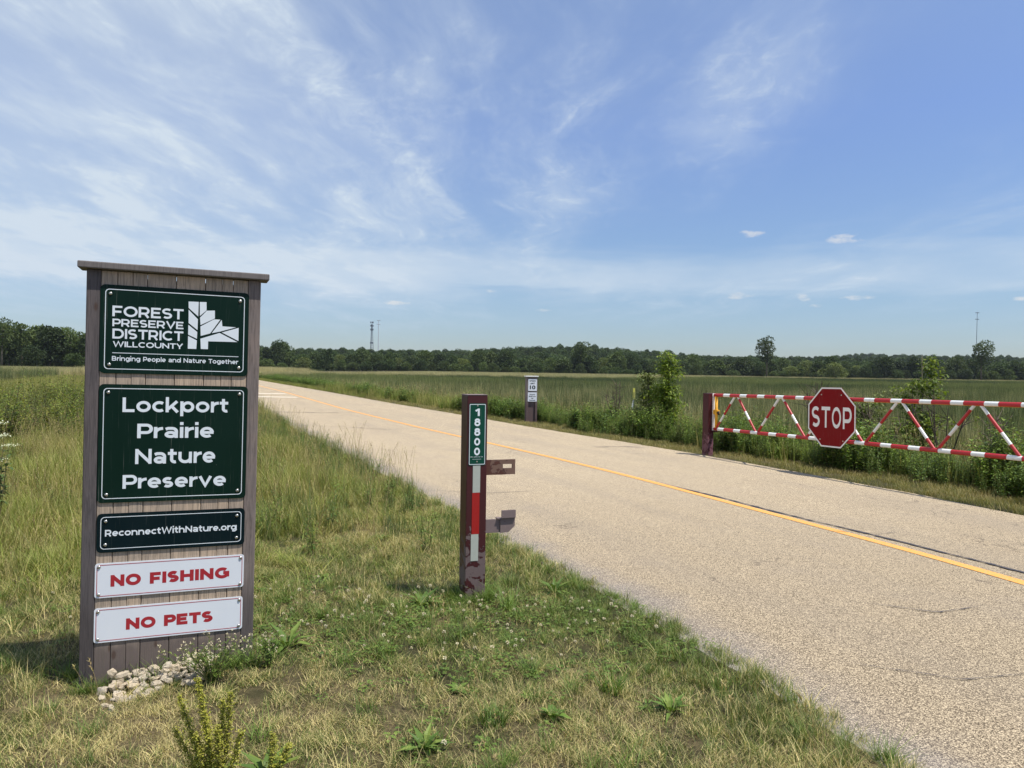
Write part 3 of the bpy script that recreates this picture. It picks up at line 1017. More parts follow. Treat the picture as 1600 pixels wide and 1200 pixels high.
def leaf(mb, p, d, up, ln, w, r=None, mi=0, fold=0.15):
    """pointed leaf of two bent halves from point p along d"""
    d = Vector(d).normalized()
    s = d.cross(Vector(up))
    if s.length < 1e-3:
        s = Vector((1, 0, 0))
    s.normalize()
    n = s.cross(d)
    p = Vector(p)
    a = p + d * ln * 0.45 + n * ln * 0.08
    vs = [p, a + s * w * 0.5 + n * w * fold, p + d * ln - n * ln * 0.12, a - s * w * 0.5 + n * w * fold, a]
    mb.add(vs, [(0, 1, 4), (4, 1, 2), (0, 4, 3), (4, 3, 2)], mi, r if r is not None else random.random())


def rdir(zmin=-0.3, zmax=0.6):
    a = random.uniform(0, 2 * math.pi)
    z = random.uniform(zmin, zmax)
    q = math.sqrt(1 - z * z)
    return Vector((math.cos(a) * q, math.sin(a) * q, z))


def leafy(nst, h0, h1, nl, ll, lw, spread=0.25, r0=0.06):
    """bunch of leafy stems"""
    mb = MB()
    for _ in range(nst):
        h = random.uniform(h0, h1)
        a = random.uniform(0, 6.28)
        b = Vector((math.cos(a), math.sin(a), 0)) * random.uniform(0, r0)
        tip = b + Vector((math.cos(a), math.sin(a), 0)) * random.uniform(0, spread) * h + Vector((0, 0, h))
        mid = (b + tip) / 2 + Vector((random.uniform(-.03, .03), random.uniform(-.03, .03), 0))
        mb.tube([b, mid, tip], [0.004, 0.003, 0.0015], 3, 1, False)
        for k in range(nl):
            f = 0.12 + 0.88 * (k + random.random()) / nl
            q = b.lerp(mid, f * 2) if f < 0.5 else mid.lerp(tip, f * 2 - 1)
            leaf(mb, q, rdir(-0.25, 0.55), (0, 0, 1), ll * random.uniform(0.6, 1.2) * (1.15 - 0.5 * f), lw * random.uniform(0.7, 1.2) * (1.1 - 0.4 * f))
    return mb


def seedstalk(n, rad, h0, h1, heads=True, thick=0.0016):
    mb = MB()
    for _ in range(n):
        a = random.uniform(0, 6.28)
        b = Vector((math.cos(a), math.sin(a), 0)) * rad * math.sqrt(random.random())
        h = random.uniform(h0, h1)
        l = Vector((random.uniform(-.25, .3), random.uniform(-.2, .2), 0)) * h
        tip = b + l + Vector((0, 0, h))
        mid = b + l * 0.3 + Vector((0, 0, h * 0.55))
        mb.tube([b, mid, tip], [thick, thick, thick * 0.6], 3, 0, False)
        if heads:
            hl = h * 0.22
            dd = (tip - mid).normalized()
            for k in range(7):
                q = tip - dd * hl * (k / 7)
                leaf(mb, q, (dd + rdir(-.5, .5) * 0.55), (0, 0, 1), 0.028, 0.007)
    return mb


def rosette(n, ll, lw, up=0.35):
    mb = MB()
    for k in range(n):
        a = k * 2.4 + random.uniform(-.3, .3)
        e = random.uniform(0.1, up + 0.4)
        d = Vector((math.cos(a), math.sin(a), e))
        leaf(mb, (0.01 * math.cos(a), 0.01 * math.sin(a), 0.005), d, (0, 0, 1), ll * random.uniform(.6, 1.1), lw * random.uniform(.7, 1.1))
    return mb


def cloverpatch():
    mb = MB()
    for _ in range(16):
        x, y = random.uniform(-.06, .06), random.uniform(-.06, .06)
        z = random.uniform(0.02, 0.05)
        r = random.random()
        for k in range(3):
            a = k * 2.09 + r * 6
            leaf(mb, (x, y, z), (math.cos(a), math.sin(a), 0.15), (0, 0, 1), 0.014, 0.013, r)
    return mb


def cloverflower():
    mb = MB()
    h = random.uniform(0.06, 0.11)
    mb.tube([(0, 0, 0), (0.004, 0.002, h)], 0.0012, 3, 1, False)
    for _ in range(26):
        d = rdir(-0.5, 1.0)
        leaf(mb, Vector((0.004, 0.002, h)) + d * 0.004, d, (0.1, 0.2, 1), 0.008, 0.005)
    return mb


def reedtuft(n, rad, h0, h1, w):
    mb = MB()
    for _ in range(n):
        a = random.uniform(0, 6.28)
        q = rad * math.sqrt(random.random())
        blade(mb, (q * math.cos(a), q * math.sin(a)), random.uniform(h0, h1), w * random.uniform(.6, 1.3), random.uniform(0, 0.12), random.uniform(0, 6.28), random.uniform(0, 0.12), 2)
    return mb


SRC = {}


def source(key, gens, mats):
    col = bpy.data.collections.new('source_' + key)
    for i, mb in enumerate(gens):
        me = mb.mesh('%s_variant_%02d' % (key, i), mats)
        col.objects.link(bpy.data.objects.new('%s_variant_%02d' % (key, i), me))
    SRC[key] = (col, len(gens))


def scatter(name, key, pts, scale, rot=None, tilt=0.0, label=None):
    """one object of kind stuff: a point cloud of places with plants instanced on them"""
    col, nv = SRC[key]
    n = len(pts)
    me = bpy.data.meshes.new(name)
    me.vertices.add(n)
    me.vertices.foreach_set('co', np.ascontiguousarray(pts, np.float32).ravel())
    rt = np.zeros((n, 3), np.float32)
    rt[:, 2] = rng.uniform(0, 2 * np.pi, n)
    rt[:, 0] = rng.normal(0, tilt, n) if tilt else 0
    rt[:, 1] = rng.normal(0, tilt, n) if tilt else 0
    sc = np.asarray(scale, np.float32)
    if sc.ndim == 1:
        sc = np.repeat(sc[:, None], 3, 1)
    for nm, tp, dt in (('rot', 'FLOAT_VECTOR', rt), ('scl', 'FLOAT_VECTOR', sc)):
        at = me.attributes.new(nm, tp, 'POINT')
        at.data.foreach_set('vector', np.ascontiguousarray(dt, np.float32).ravel())
    at = me.attributes.new('vid', 'INT', 'POINT')
    at.data.foreach_set('value', rng.integers(0, nv, n).astype(np.int32))
    o = link(bpy.data.objects.new(name, me))
    ng = bpy.data.node_groups.new('scatter_' + name, 'GeometryNodeTree')
    ng.interface.new_socket('Geometry', in_out='INPUT', socket_type='NodeSocketGeometry')
    ng.interface.new_socket('Geometry', in_out='OUTPUT', socket_type='NodeSocketGeometry')
    N, Lk = ng.nodes, ng.links
    gi, go = N.new('NodeGroupInput'), N.new('NodeGroupOutput')
    ci = N.new('GeometryNodeCollectionInfo')
    ci.inputs['Collection'].default_value = col
    ci.inputs['Separate Children'].default_value = True
    ci.inputs['Reset Children'].default_value = True
    ip = N.new('GeometryNodeInstanceOnPoints')
    ip.inputs['Pick Instance'].default_value = True

    def named(nm, tp):
        a = N.new('GeometryNodeInputNamedAttribute')
        a.data_type = tp
        a.inputs['Name'].default_value = nm
        return a.outputs[0]
    e2r = N.new('FunctionNodeEulerToRotation')
    Lk.new(named('rot', 'FLOAT_VECTOR'), e2r.inputs[0])
    Lk.new(gi.outputs[0], ip.inputs['Points'])
    Lk.new(ci.outputs[0], ip.inputs['Instance'])
    Lk.new(named('vid', 'INT'), ip.inputs['Instance Index'])
    Lk.new(e2r.outputs[0], ip.inputs['Rotation'])
    Lk.new(named('scl', 'FLOAT_VECTOR'), ip.inputs['Scale'])
    Lk.new(ip.outputs[0], go.inputs[0])
    md = o.modifiers.new('scatter', 'NODES')
    md.node_group = ng
    tag(o, label, None, None, 'stuff')
    return o


def wnoise(x, y, f, seed=0):
    """cheap smooth noise 0..1"""
    s = 0
    for k in range(4):
        a = seed * 1.7 + k * 2.1
        fx, fy = f * (1 + 0.37 * k) * math.cos(a), f * (1 + 0.37 * k) * math.sin(a)
        s = s + np.sin(x * fx + y * fy + seed * 3.3 + k * 1.9) * (0.9 ** k)
    return 0.5 + 0.5 * s / 3.44


def field(xr, yr, dens, keep, cap=400000):
    """random points in a rectangle, kept by a test that gives a probability; inside the view wedge with a margin"""
    n = int((xr[1] - xr[0]) * (yr[1] - yr[0]) * dens)
    x = rng.uniform(xr[0], xr[1], n)
    y = rng.uniform(yr[0], yr[1], n)
    k = rng.random(n) < keep(x, y)
    k &= np.abs(x) < 0.78 * y + 1.8
    x, y = x[k], y[k]
    z = gz(x, y)
    l = sL(x, y)
    on = (l > -0.2) & (l < 0.42)
    z = np.where(on, np.maximum(z, np.interp(l, [-0.2, 0.09, 0.41], [0.004, 0.004, -0.06])), z)   # rooted on the soil that has crept over the road edge
    return np.stack([x, y, z], 1)


def clear_of_things(x, y, w=0.0):
    """away from the foot of the sign and the house-number post"""
    return ~((np.hypot(x + 0.30, y - 5.22) < 0.09) | (np.abs((x + 1.788) * 0.389 - (y - 3.89) * 0.921) < 0.06) & (np.hypot(x + 1.79, y - 3.89) < 0.43))


source('lawn', [tuft(46, 0.06, 0.010, 0.046, 0.0027, 1.3, 1.0, 2) for _ in range(7)], [M['lawn']])
source('lawn_long', [tuft(26, 0.05, 0.06, 0.13, 0.0032, 0.5, 0.9, 3) for _ in range(5)], [M['lawn']])
source('green_tuft', [tuft(46, 0.05, 0.05, 0.17, 0.0042, 0.9, 1.0, 3) for _ in range(6)], [M['lawn_green']])
source('verge', [tuft(40, 0.12, 0.03, 0.11, 0.006, 0.5, 0.7, 2) for _ in range(5)], [M['verge']])
source('tall', [tuft(44, 0.13, 0.22, 0.55, 0.0055, 0.25, 0.55, 3) for _ in range(5)], [M['tall']])
source('tall_dark', [tuft(40, 0.13, 0.2, 0.5, 0.007, 0.25, 0.5, 3) for _ in range(4)], [M['tall_dark']])
source('tall_far', [tuft(44, 0.35, 0.3, 0.8, 0.014, 0.2, 0.4, 2) for _ in range(5)], [M['tall']])
source('seed', [seedstalk(7, 0.12, 0.45, 0.75) for _ in range(4)], [M['seed']])
source('seed_short', [seedstalk(4, 0.06, 0.12, 0.28, thick=0.0011) for _ in range(4)], [M['seed']])
source('weed', [leafy(7, 0.22, 0.5, 13, 0.085, 0.022) for _ in range(5)], [M['weed'], M['stem']])
source('brush', [leafy(11, 0.5, 0.95, 24, 0.12, 0.048, 0.35, 0.16) for _ in range(6)], [M['brush'], M['stem']])
source('brush_far', [leafy(8, 0.5, 1.0, 14, 0.22, 0.09, 0.4, 0.25) for _ in range(5)], [M['weed'], M['stem']])
source('thicket', [leafy(14, 0.6, 1.15, 22, 0.11, 0.055, 0.4, 0.3) for _ in range(5)], [M['thicket'], M['dead']])
source('rosette', [rosette(random.randint(7, 16), random.uniform(0.05, 0.11), random.uniform(0.014, 0.034), random.uniform(0, .6)) for _ in range(7)], [M['lawn_green']])
source('clover', [cloverpatch() for _ in range(4)], [M['lawn_green']])
source('clover_flower', [cloverflower() for _ in range(4)], [M['clover'], M['stem']])
source('reed', [reedtuft(40, 0.45, 0.9, 2.1, 0.026) for _ in range(5)], [M['reed']])
source('reed_dry', [reedtuft(26, 0.4, 0.9, 2.0, 0.022) for _ in range(4)], [M['reed_pale']])
source('reed_far', [reedtuft(90, 1.5, 1.3, 1.95, 0.06) for _ in range(5)], [M['reed_far']])
source('reed_pale', [reedtuft(110, 1.6, 1.3, 1.9, 0.055) for _ in range(4)], [M['reed_pale']])

# --- near lawn
TH = lambda x, y: ss(sL(x, y) * 0.55 + (y - 5.3) * 0.62 + (wnoise(x, y, 1.1, 3) - .5) * 1.6, 0.3, 4.6) * (y > 4.9)   # tall-grass share


def lawn_keep(x, y):
    l = sL(x, y)
    return (l > -0.095 + 0.07 * (wnoise(x, y, 9, 2) - 0.5)) * clear_of_things(x, y)


p_ = field((-6.5, 2.6), (1.9, 10.0), 430, lambda x, y: lawn_keep(x, y) * np.clip(1.25 - 0.085 * y, 0.3, 1) * (0.45 + 0.75 * wnoise(x, y, 4.1, 8)))
scatter('short_grass', 'lawn', p_, rng.uniform(0.7, 1.25, len(p_)))
p_ = field((-6.5, 2.6), (1.9, 11.0), 120, lambda x, y: lawn_keep(x, y) * ss(wnoise(x, y, 1.9, 5) + 0.35 * ss(y, 4, 6.5) + 0.25 * (sL(x, y) < 0.5) + 0.2 * (x < -2), 0.45, 0.95))
scatter('long_lawn_grass', 'lawn_long', p_, rng.uniform(0.6, 1.2, len(p_)))
p_ = field((-6, 2.6), (2.0, 9.0), 46, lambda x, y: lawn_keep(x, y) * (0.12 + 1.6 * (np.abs(sL(x, y) + 0.015) < 0.075) + 0.9 * ss(wnoise(x, y, 1.6, 9), 0.55, 0.8) + 0.8 * (np.abs(sL(x, y) - 0.12) < 0.14) + 0.9 * np.exp(-(((x + .2) / 1.3) ** 2 + ((y - 4.85) / .55) ** 2))))
scatter('green_grass_clumps', 'green_tuft', p_, rng.uniform(0.35, 0.95, len(p_)))
p_ = field((-5, 2.6), (2.0, 7.5), 90, lambda x, y: lawn_keep(x, y) * 0.9 * ss(wnoise(x, y, 1.3, 12) + 0.55 * np.exp(-((x - .05) ** 2 / 1.2 + (y - 4.7) ** 2 / .5)), 0.5, 0.9))
scatter('clover_leaves', 'clover', p_, rng.uniform(0.5, 0.95, len(p_)))
p_ = field((-5, 2.0), (2.4, 7.0), 55, lambda x, y: lawn_keep(x, y) * ss(wnoise(x, y, 1.3, 12) + 0.7 * np.exp(-((x + .1) ** 2 / 1.0 + (y - 4.7) ** 2 / .35)), 0.6, 1.1))
scatter('clover_flowers', 'clover_flower', p_, rng.uniform(0.7, 1.2, len(p_)), tilt=0.15)
p_ = field((-5, 2.4), (2.2, 8), 1.6, lambda x, y: lawn_keep(x, y) * ss(wnoise(x, y, 2.3, 15), 0.4, 0.7))
scatter('broadleaf_rosettes', 'rosette', p_, rng.uniform(0.45, 1.1, len(p_)))
p_ = field((-6, 2.4), (2.2, 9.0), 7, lambda x, y: lawn_keep(x, y) * (0.3 + 0.7 * wnoise(x, y, 1.7, 21)))
scatter('low_seed_heads', 'seed_short', p_, rng.uniform(0.6, 1.1, len(p_)), tilt=0.15)

fx_, fy_ = [], []
for _k in range(46):
    a_ = random.uniform(0, 6.28)
    fx_.append(-0.26 + math.cos(a_) * random.uniform(.10, .17))
    fy_.append(5.22 + math.sin(a_) * random.uniform(.10, .17))
for _k in range(70):
    w3 = Matrix.Rotation(0.39931, 3, 'Z') @ Vector((random.uniform(-.5, .5), random.choice((-.06, -.05, .14, .16)) + random.uniform(-.05, .02), 0))
    fx_.append(-1.788 + w3.x)
    fy_.append(3.892 + w3.y)
fx_, fy_ = np.array(fx_), np.array(fy_)
scatter('grass_round_the_posts', 'green_tuft', np.stack([fx_, fy_, gz(fx_, fy_)], 1), rng.uniform(0.4, 1.0, len(fx_)))

# --- tall grass beyond and to the left of the sign
p_ = field((-26, 1.5), (5.0, 26), 38, lambda x, y: (sL(x, y) > 0.02) * np.minimum(1, 2.2 * TH(x, y)) * np.clip(1.5 - 0.05 * y, .35, 1))
hh_ = 0.14 + 0.92 * TH(p_[:, 0], p_[:, 1]) * (0.35 + 1.0 * wnoise(p_[:, 0], p_[:, 1], 1.3, 4))
hh_ *= 0.55 + 0.45 * ss(sL(p_[:, 0], p_[:, 1]), 0.2, 1.4)
scatter('tall_grass_by_the_road', 'tall', p_, np.stack([np.full(len(p_), 1.0), np.full(len(p_), 1.0), hh_], 1) * rng.uniform(0.75, 1.15, (len(p_), 1)))
p_ = field((-14, 1.0), (6.5, 22), 9, lambda x, y: (sL(x, y) > 0.05) * TH(x, y) * (ss(wnoise(x, y, 0.8, 17), 0.5, 0.8) + 0.7 * (sL(x, y) < 0.9)))
scatter('bluegreen_grass', 'tall_dark', p_, rng.uniform(0.5, 0.95, len(p_)))
p_ = field((-20, 1.0), (5.8, 24), 6.5, lambda x, y: (sL(x, y) > 0.05) * TH(x, y))
scatter('grass_seed_heads', 'seed', p_, rng.uniform(0.5, 1.0, len(p_)), tilt=0.08)
p_ = field((-14, 1.5), (5.6, 22), 9, lambda x, y: (sL(x, y) > 0.05) * TH(x, y) * (ss(wnoise(x, y, 0.9, 23), 0.45, 0.75) + 0.8 * (sL(x, y) < 0.8)))
scatter('weeds_by_the_road', 'weed', p_, rng.uniform(0.45, 0.9, len(p_)))
# --- yellow-green thicket to the left, reeds behind it
p_ = field((-34, -3.5), (9.5, 27), 3.6, lambda x, y: (sL(x, y) > 3.2) * ss(sL(x, y) + 0.35 * (y - 12) + 2 * wnoise(x, y, .5, 31), 5.5, 9) * (0.2 + 0.8 * ss(wnoise(x, y, 1.4, 33), .3, .6)))
scatter('thicket', 'thicket', p_, rng.uniform(0.6, 1.0, len(p_)) * (0.7 + 0.7 * wnoise(p_[:, 0], p_[:, 1], .9, 35)))
# --- far left bank of the road
p_ = field((-60, -8), (24, 80), 5, lambda x, y: (sL(x, y) > 0.2) * (sL(x, y) < 14))
scatter('far_bank_grass', 'tall_far', p_, rng.uniform(0.6, 1.0, len(p_)))

# --- right verge, mown strip
p_ = field((-16, 9), (6, 42), 70, lambda x, y: (sR(x, y) > -0.03) * (sR(x, y) < 1.5 + 0.5 * wnoise(x, y, 1.1, 6)) * np.clip(1.3 - 0.035 * y, .3, 1))
scatter('verge_grass', 'verge', p_, rng.uniform(0.55, 1.15, len(p_)))
p_ = field((-60, -5), (40, 120), 6, lambda x, y: (sR(x, y) > 0) * (sR(x, y) < 1.6))
scatter('far_verge_grass', 'tall_far', p_, rng.uniform(0.3, 0.5, len(p_)))
# --- brush down the bank
BR = lambda x, y: sR(x, y) + 0.9 * (wnoise(x, y, .9, 41) - .5) - 9 * ((np.abs(x - 0.55) < 0.5) & (y > 22.2) & (y < 24.5))
p_ = field((-6, 26), (7, 32), 24, lambda x, y: (BR(x, y) > 1.25) * (BR(x, y) < 7.5) * (0.4 + 0.6 * ss(wnoise(x, y, 2.3, 44), .36, .62)))
scatter('roadside_brush', 'brush', p_, rng.uniform(0.45, 0.95, len(p_)) * (0.6 + 0.6 * ss(wnoise(p_[:, 0], p_[:, 1], 2.3, 44), .4, .8)) * (0.85 + 0.25 * ss(p_[:, 0], 1, 6)))
p_ = field((-8, 20), (7, 30), 9, lambda x, y: (BR(x, y) > 1.15) * (BR(x, y) < 6) * ss(wnoise(x, y, 1.7, 61), .3, .7))
scatter('bank_weeds', 'weed', p_, rng.uniform(0.5, 1.25, len(p_)))
p_ = field((-30, 24), (7, 60), 14, lambda x, y: (BR(x, y) > 1.35) * (BR(x, y) < 16) * np.clip(1.3 - .015 * y, .3, 1) * np.where((BR(x, y) < 5.5) & (y < 30), 0.14 + 0.30 * ss(x, 2, -4), 1))
scatter('bank_grass', 'tall_far', p_, rng.uniform(0.5, 1.05, len(p_)))
p_ = field((-50, 5), (20, 110), 3.2, lambda x, y: (sR(x, y) > 1.3) * (sR(x, y) < 6) * ss(wnoise(x, y, .35, 47), .3, .6))
scatter('far_brush', 'brush_far', p_, rng.uniform(0.5, 1.0, len(p_)))
p_ = field((-30, 26), (8, 60), 4.0, lambda x, y: (sR(x, y) > 2.2) * (sR(x, y) < 14))
scatter('dry_stalks', 'seed', p_, rng.uniform(0.9, 1.5, len(p_)))

# --- marsh
p_ = field((-60, 95), (20, 120), 2.6, lambda x, y: ((sR(x, y) > 6.5 + 3 * wnoise(x, y, .2, 5)) | (sL(x, y) > 17)) * np.clip(1.5 - .011 * y, .25, 1))
scatter('cattail_marsh', 'reed', p_, rng.uniform(0.55, 1.08, len(p_)) * (0.82 + 0.22 * wnoise(p_[:, 0], p_[:, 1], .12, 9)))
p_ = field((-30, 70), (22, 90), 2.4, lambda x, y: (sR(x, y) > 6) * ss(wnoise(x, y, .25, 52), .30, .7))
scatter('dry_cattails', 'reed_dry', p_, rng.uniform(0.6, 1.0, len(p_)))
p_ = field((-330, 330), (75, 400), 0.2, lambda x, y: ((sR(x, y) > 7) | (sL(x, y) > 22)) * (1.0))
scatter('far_marsh', 'reed_far', p_, rng.uniform(0.75, 1.05, len(p_)) * (0.85 + 0.2 * wnoise(p_[:, 0], p_[:, 1], .03, 19)))
p_ = field((-330, 330), (140, 402), 0.17, lambda x, y: (y > 150 + 60 * wnoise(x, y, .02, 3) + 190 * ss(x / y, .1, .35)) & (y < 402) & (sR(x, y) > 20))
scatter('pale_reed_belt', 'reed_pale', p_, rng.uniform(1.0, 1.2, len(p_)))
p_ = field((-150, -40), (100, 240), 0.3, lambda x, y: (y > 125) * (x < -52))
scatter('pale_reeds_beyond_thicket', 'reed_pale', p_, rng.uniform(0.85, 1.05, len(p_)))


# ---------------------------------------------------------------- trees
def crown_mesh(seed, W_, H_, z0, nl=16, per=190, lf=0.5, mat='tree_dark', gaps=0.0, shape='round'):
    """crown of many leaf clumps on separate lobes with gaps between"""
    st = random.getstate()
    random.seed(seed)
    mb = MB()
    lobes = []
    for k in range(nl):
        f = (k + 0.5) / nl
        z = z0 + H_ * (0.12 + 0.76 * f)
        if shape == 'round':
            env = math.sin(math.pi * min(1, 0.16 + 0.80 * f)) ** 0.6
        elif shape == 'top':
            env = 0.45 + 0.55 * f if f < 0.75 else 1.0 - (f - 0.75) * 1.2
        else:
            env = (1 - f) ** 0.7 + 0.1
        a = k * 2.4 + random.uniform(-.6, .6)
        q = W_ * 0.5 * env * random.uniform(0.25, 0.72)
        rr = (0.13 + 0.13 * random.random()) * W_ * (0.7 + 0.3 * env)
        lobes.append((Vector((math.cos(a) * q, math.sin(a) * q, z)), rr))
    for c_, rr in lobes:
        rb = random.random() * 0.5
        for _ in range(per):
            d = rdir(-0.75, 1.0)
            q = rr * (0.74 + 0.34 * random.random() ** 1.5)
            p = c_ + Vector((d.x * q, d.y * q, d.z * q * 0.78))
            dd = (d + rdir(-1, 1) * 0.9)
            leaf(mb, p, dd, rdir(-1, 1), lf * random.uniform(.6, 1.3), lf * random.uniform(.5, .9), min(1, rb + random.random() * 0.5))
    me = mb.mesh('crown', [M[mat]])
    lb = [(c_.copy(), rr) for c_, rr in lobes]
    random.setstate(st)
    return me, lb


def trunk_mesh(seed, lobes, z0, H_, rad, mat='bark', name='trunk'):
    st = random.getstate()
    random.seed(seed)
    mb = MB()
    top = Vector((random.uniform(-.3, .3), random.uniform(-.3, .3), z0 + H_ * 0.6))
    mid = Vector((random.uniform(-.15, .15), random.uniform(-.15, .15), z0 * 0.7))
    mb.tube([(0, 0, -0.5), mid, top], [rad * 1.2, rad * 0.85, rad * 0.3], 7)
    for c_, rr in lobes[::2]:
        f = random.uniform(0.3, 0.9)
        s_ = mid.lerp(top, f)
        mb.tube([s_, (s_ + c_) / 2 + Vector((0, 0, -0.05 * H_)), c_], [rad * 0.4, rad * 0.25, rad * 0.08], 5)
    me = mb.mesh(name, [M[mat]], True)
    random.setstate(st)
    return me


def variants(kind, n, W_, H_, z0, **kw):
    out_ = []
    for i in range(n):
        cm, lb = crown_mesh(hash((len(kind), i, 5)) % 1000 + i * 13 + len(kind) * 7, W_ * random.uniform(.85, 1.15), H_ * random.uniform(.9, 1.1), z0, **kw)
        out_.append((cm, trunk_mesh(i + 3, lb, z0, H_, 0.28)))
    return out_


TREES = {
    'dark': variants('dark', 5, 9.5, 10.5, 1.2, nl=24, per=150, lf=0.62),
    'mid': variants('midgr', 4, 9.0, 9.5, 1.0, nl=21, per=150, lf=0.62, mat='tree_mid'),
    'pale': variants('pale_g', 2, 8.5, 8.5, 0.8, nl=16, per=170, lf=0.5, mat='tree_pale'),
    'open': variants('open_tr', 3, 9.0, 8.5, 5.0, nl=13, per=150, lf=0.5, mat='tree_mid', shape='top'),
}
ROW = 'trees along the far edge of the marsh'


def tree(kind, i, x, y, h, w, label, group=None, z=None):
    cm, tm = TREES[kind][i % len(TREES[kind])]
    r = thing('tree', label, 'tree', group=group, loc=(x, y, float(gz(x, y)) if z is None else z))
    hs = 11.7 if kind == 'dark' else 10.5 if kind == 'mid' else 9.3 if kind == 'pale' else 13.3
    wsc = w / 9.2
    r.scale = (wsc, wsc, h / hs)
    r.rotation_euler = (0, 0, random.uniform(0, 6.28))
    for nm, me in (('crown', cm), ('trunk', tm)):
        link(bpy.data.objects.new(nm, me), r)
    return r


def at(px, d):
    """world X for a tree seen at picture column px (of 1600) when it stands d metres out"""
    return (px - 800) / 1160 * d


RL = {'dark': 'dark green broadleaf tree in the row along the far edge of the marsh',
      'mid': 'mid green broadleaf tree in the row along the far edge of the marsh',
      'pale': 'pale olive low tree in the row along the far edge of the marsh'}
hprof_x = [380, 410, 440, 470, 520, 560, 600, 640, 700, 760, 830, 870, 930, 1000, 1040, 1090, 1120, 1160, 1220, 1280, 1330, 1365, 1420, 1480, 1520, 1580, 1700]
hprof_h = [14, 14, 15.5, 12.5, 13.5, 11.5, 12, 12, 12, 12.5, 13.5, 12.5, 13.5, 13, 12, 11.5, 11.5, 11, 12, 12.5, 12.5, 13.5, 13, 14, 12.5, 13.5, 14]
MARKS = [(0, 'the left picture edge'), (407, 'the wooden sign'), (580, 'the lattice mast'), (738, 'the number post'), (829, 'the speed limit post'), (907, 'the tallest open-crowned tree'),
         (1040, 'the bright sapling'), (1108, 'the gate post'), (1197, 'the lone round-topped tree'), (1305, 'the STOP sign'), (1450, 'the young tree behind the gate'), (1524, 'the single right-hand mast')]
ORD = 'first second third fourth fifth sixth seventh eighth ninth tenth eleventh twelfth thirteenth fourteenth fifteenth sixteenth'.split()
seen_ = {}


def place_name(what, px):
    mk_ = [m_ for m_ in MARKS if m_[0] <= px + 12][-1]
    seen_[(what, mk_[0])] = seen_.get((what, mk_[0]), 0) + 1
    return '%s right of %s' % (ORD[min(15, seen_[(what, mk_[0])] - 1)], mk_[1])


px = 400.0
i = 0
while px < 1625:
    d = 405 + random.uniform(-8, 14) - (15 if px > 1250 else 0)
    h = float(np.interp(px, hprof_x, hprof_h)) * random.uniform(0.72, 1.16)
    k = random.choices(['dark', 'mid', 'pale'], [0.62, 0.32, 0.06])[0]
    if 1060 < px < 1350:
        k = random.choices(['dark', 'mid', 'pale'], [0.35, 0.5, 0.15])[0]
    if k == 'pale':
        h *= 0.75
    w = random.uniform(8.5, 14)
    tree(k, i, at(px, d), d, h, w, 'full-height tree in the marsh-edge row, ' + place_name('tall', px), ROW)
    px += w * 0.62 * 1160 / d
    i += 1
# a low understory of younger trees in front of the row
px = 400.0
while px < 1620:
    d = 396 + random.uniform(-3, 3) - (15 if px > 1250 else 0)
    k = random.choice(['dark', 'mid', 'mid'])
    tree(k, i, at(px, d), d, random.uniform(4.5, 8), random.uniform(6, 9), 'low bushy tree before the marsh-edge row, ' + place_name('low', px), 'low young trees at the foot of the row')
    px += random.uniform(13, 28)
    i += 1
# trees that stand out
tree('open', 0, at(907, 398), 398, 19.5, 13.5, 'tallest open-crowned tree rising above the row behind the speed limit post')
tree('open', 1, at(1197, 375), 375, 21.5, 14.5, 'tall lone tree with a round high crown and bare trunk above the low trees')
tree('open', 2, at(1533, 370), 370, 20.5, 14, 'tall tree with a spreading crown in front of the far right mast')
tree('pale', 0, at(475, 380), 380, 8.4, 10, 'yellow-green rounded tree where the road meets the far woods')
tree('mid', 1, at(440, 420), 420, 17.5, 15, 'broad tall tree beside the wooden sign above the far road')
tree('pale', 1, at(1303, 372), 372, 9.2, 14, 'light green rounded tree beyond the STOP sign')
# nearer wood on the left
LW = 'trees of the wood behind the left reed bed'
for n_, (px, d, h, w, k) in enumerate([(-25, 262, 17, 12, 'open'), (2, 250, 16.5, 11, 'open'), (14, 262, 15.5, 12, 'dark'), (34, 256, 16, 10, 'open'),
                                       (58, 262, 15.5, 13, 'mid'), (78, 252, 15, 13, 'dark'), (96, 262, 14, 12, 'mid'), (110, 256, 14, 11, 'open'), (126, 262, 13.5, 12, 'dark')
                                       ]):
    tree(k, n_, at(px, d), d, h, w, {'dark': 'dark full-crowned', 'mid': 'mid green leafy', 'open': 'high open-crowned'}[k] + ' tree in the wood left of the sign, ' + ORD[n_] + ' from the picture edge', LW, z=-0.2)
tree('dark', 2, at(50, 236), 236, 7.2, 8.0, 'low dome-shaped dark tree in front of the left wood', z=-0.2)
tree('dark', 4, at(116, 205), 205, 5.2, 5.5, 'small dark tree close to the left post of the wooden sign', z=-0.3)

# wooded bluff far behind: reads as one mass
source('far_crown', [], [])
colf = SRC['far_crown'][0]
for n_, (cm, tm) in enumerate(TREES['dark'][:3] + TREES['mid'][:2]):
    colf.objects.link(bpy.data.objects.new('far_crown_variant_%02d' % n_, cm))
SRC['far_crown'] = (colf, 5)
n = 5200
y = rng.uniform(470, 1250, n)
x = rng.uniform(-1, 1, n) * 0.78 * y
z = gz(x, y)
scatter('wooded_bluff', 'far_crown', np.stack([x, y, z - 1.0], 1), np.stack([rng.uniform(1.0, 1.6, n)] * 2 + [rng.uniform(0.85, 1.3, n)], 1))
n = 500
y = rng.uniform(275, 420, n)
x = rng.uniform(-0.78, -0.36, n) * y
scatter('left_wood_interior', 'far_crown', np.stack([x, y, gz(x, y)], 1), np.stack([rng.uniform(0.9, 1.3, n)] * 2 + [rng.uniform(1.0, 1.25, n)], 1))


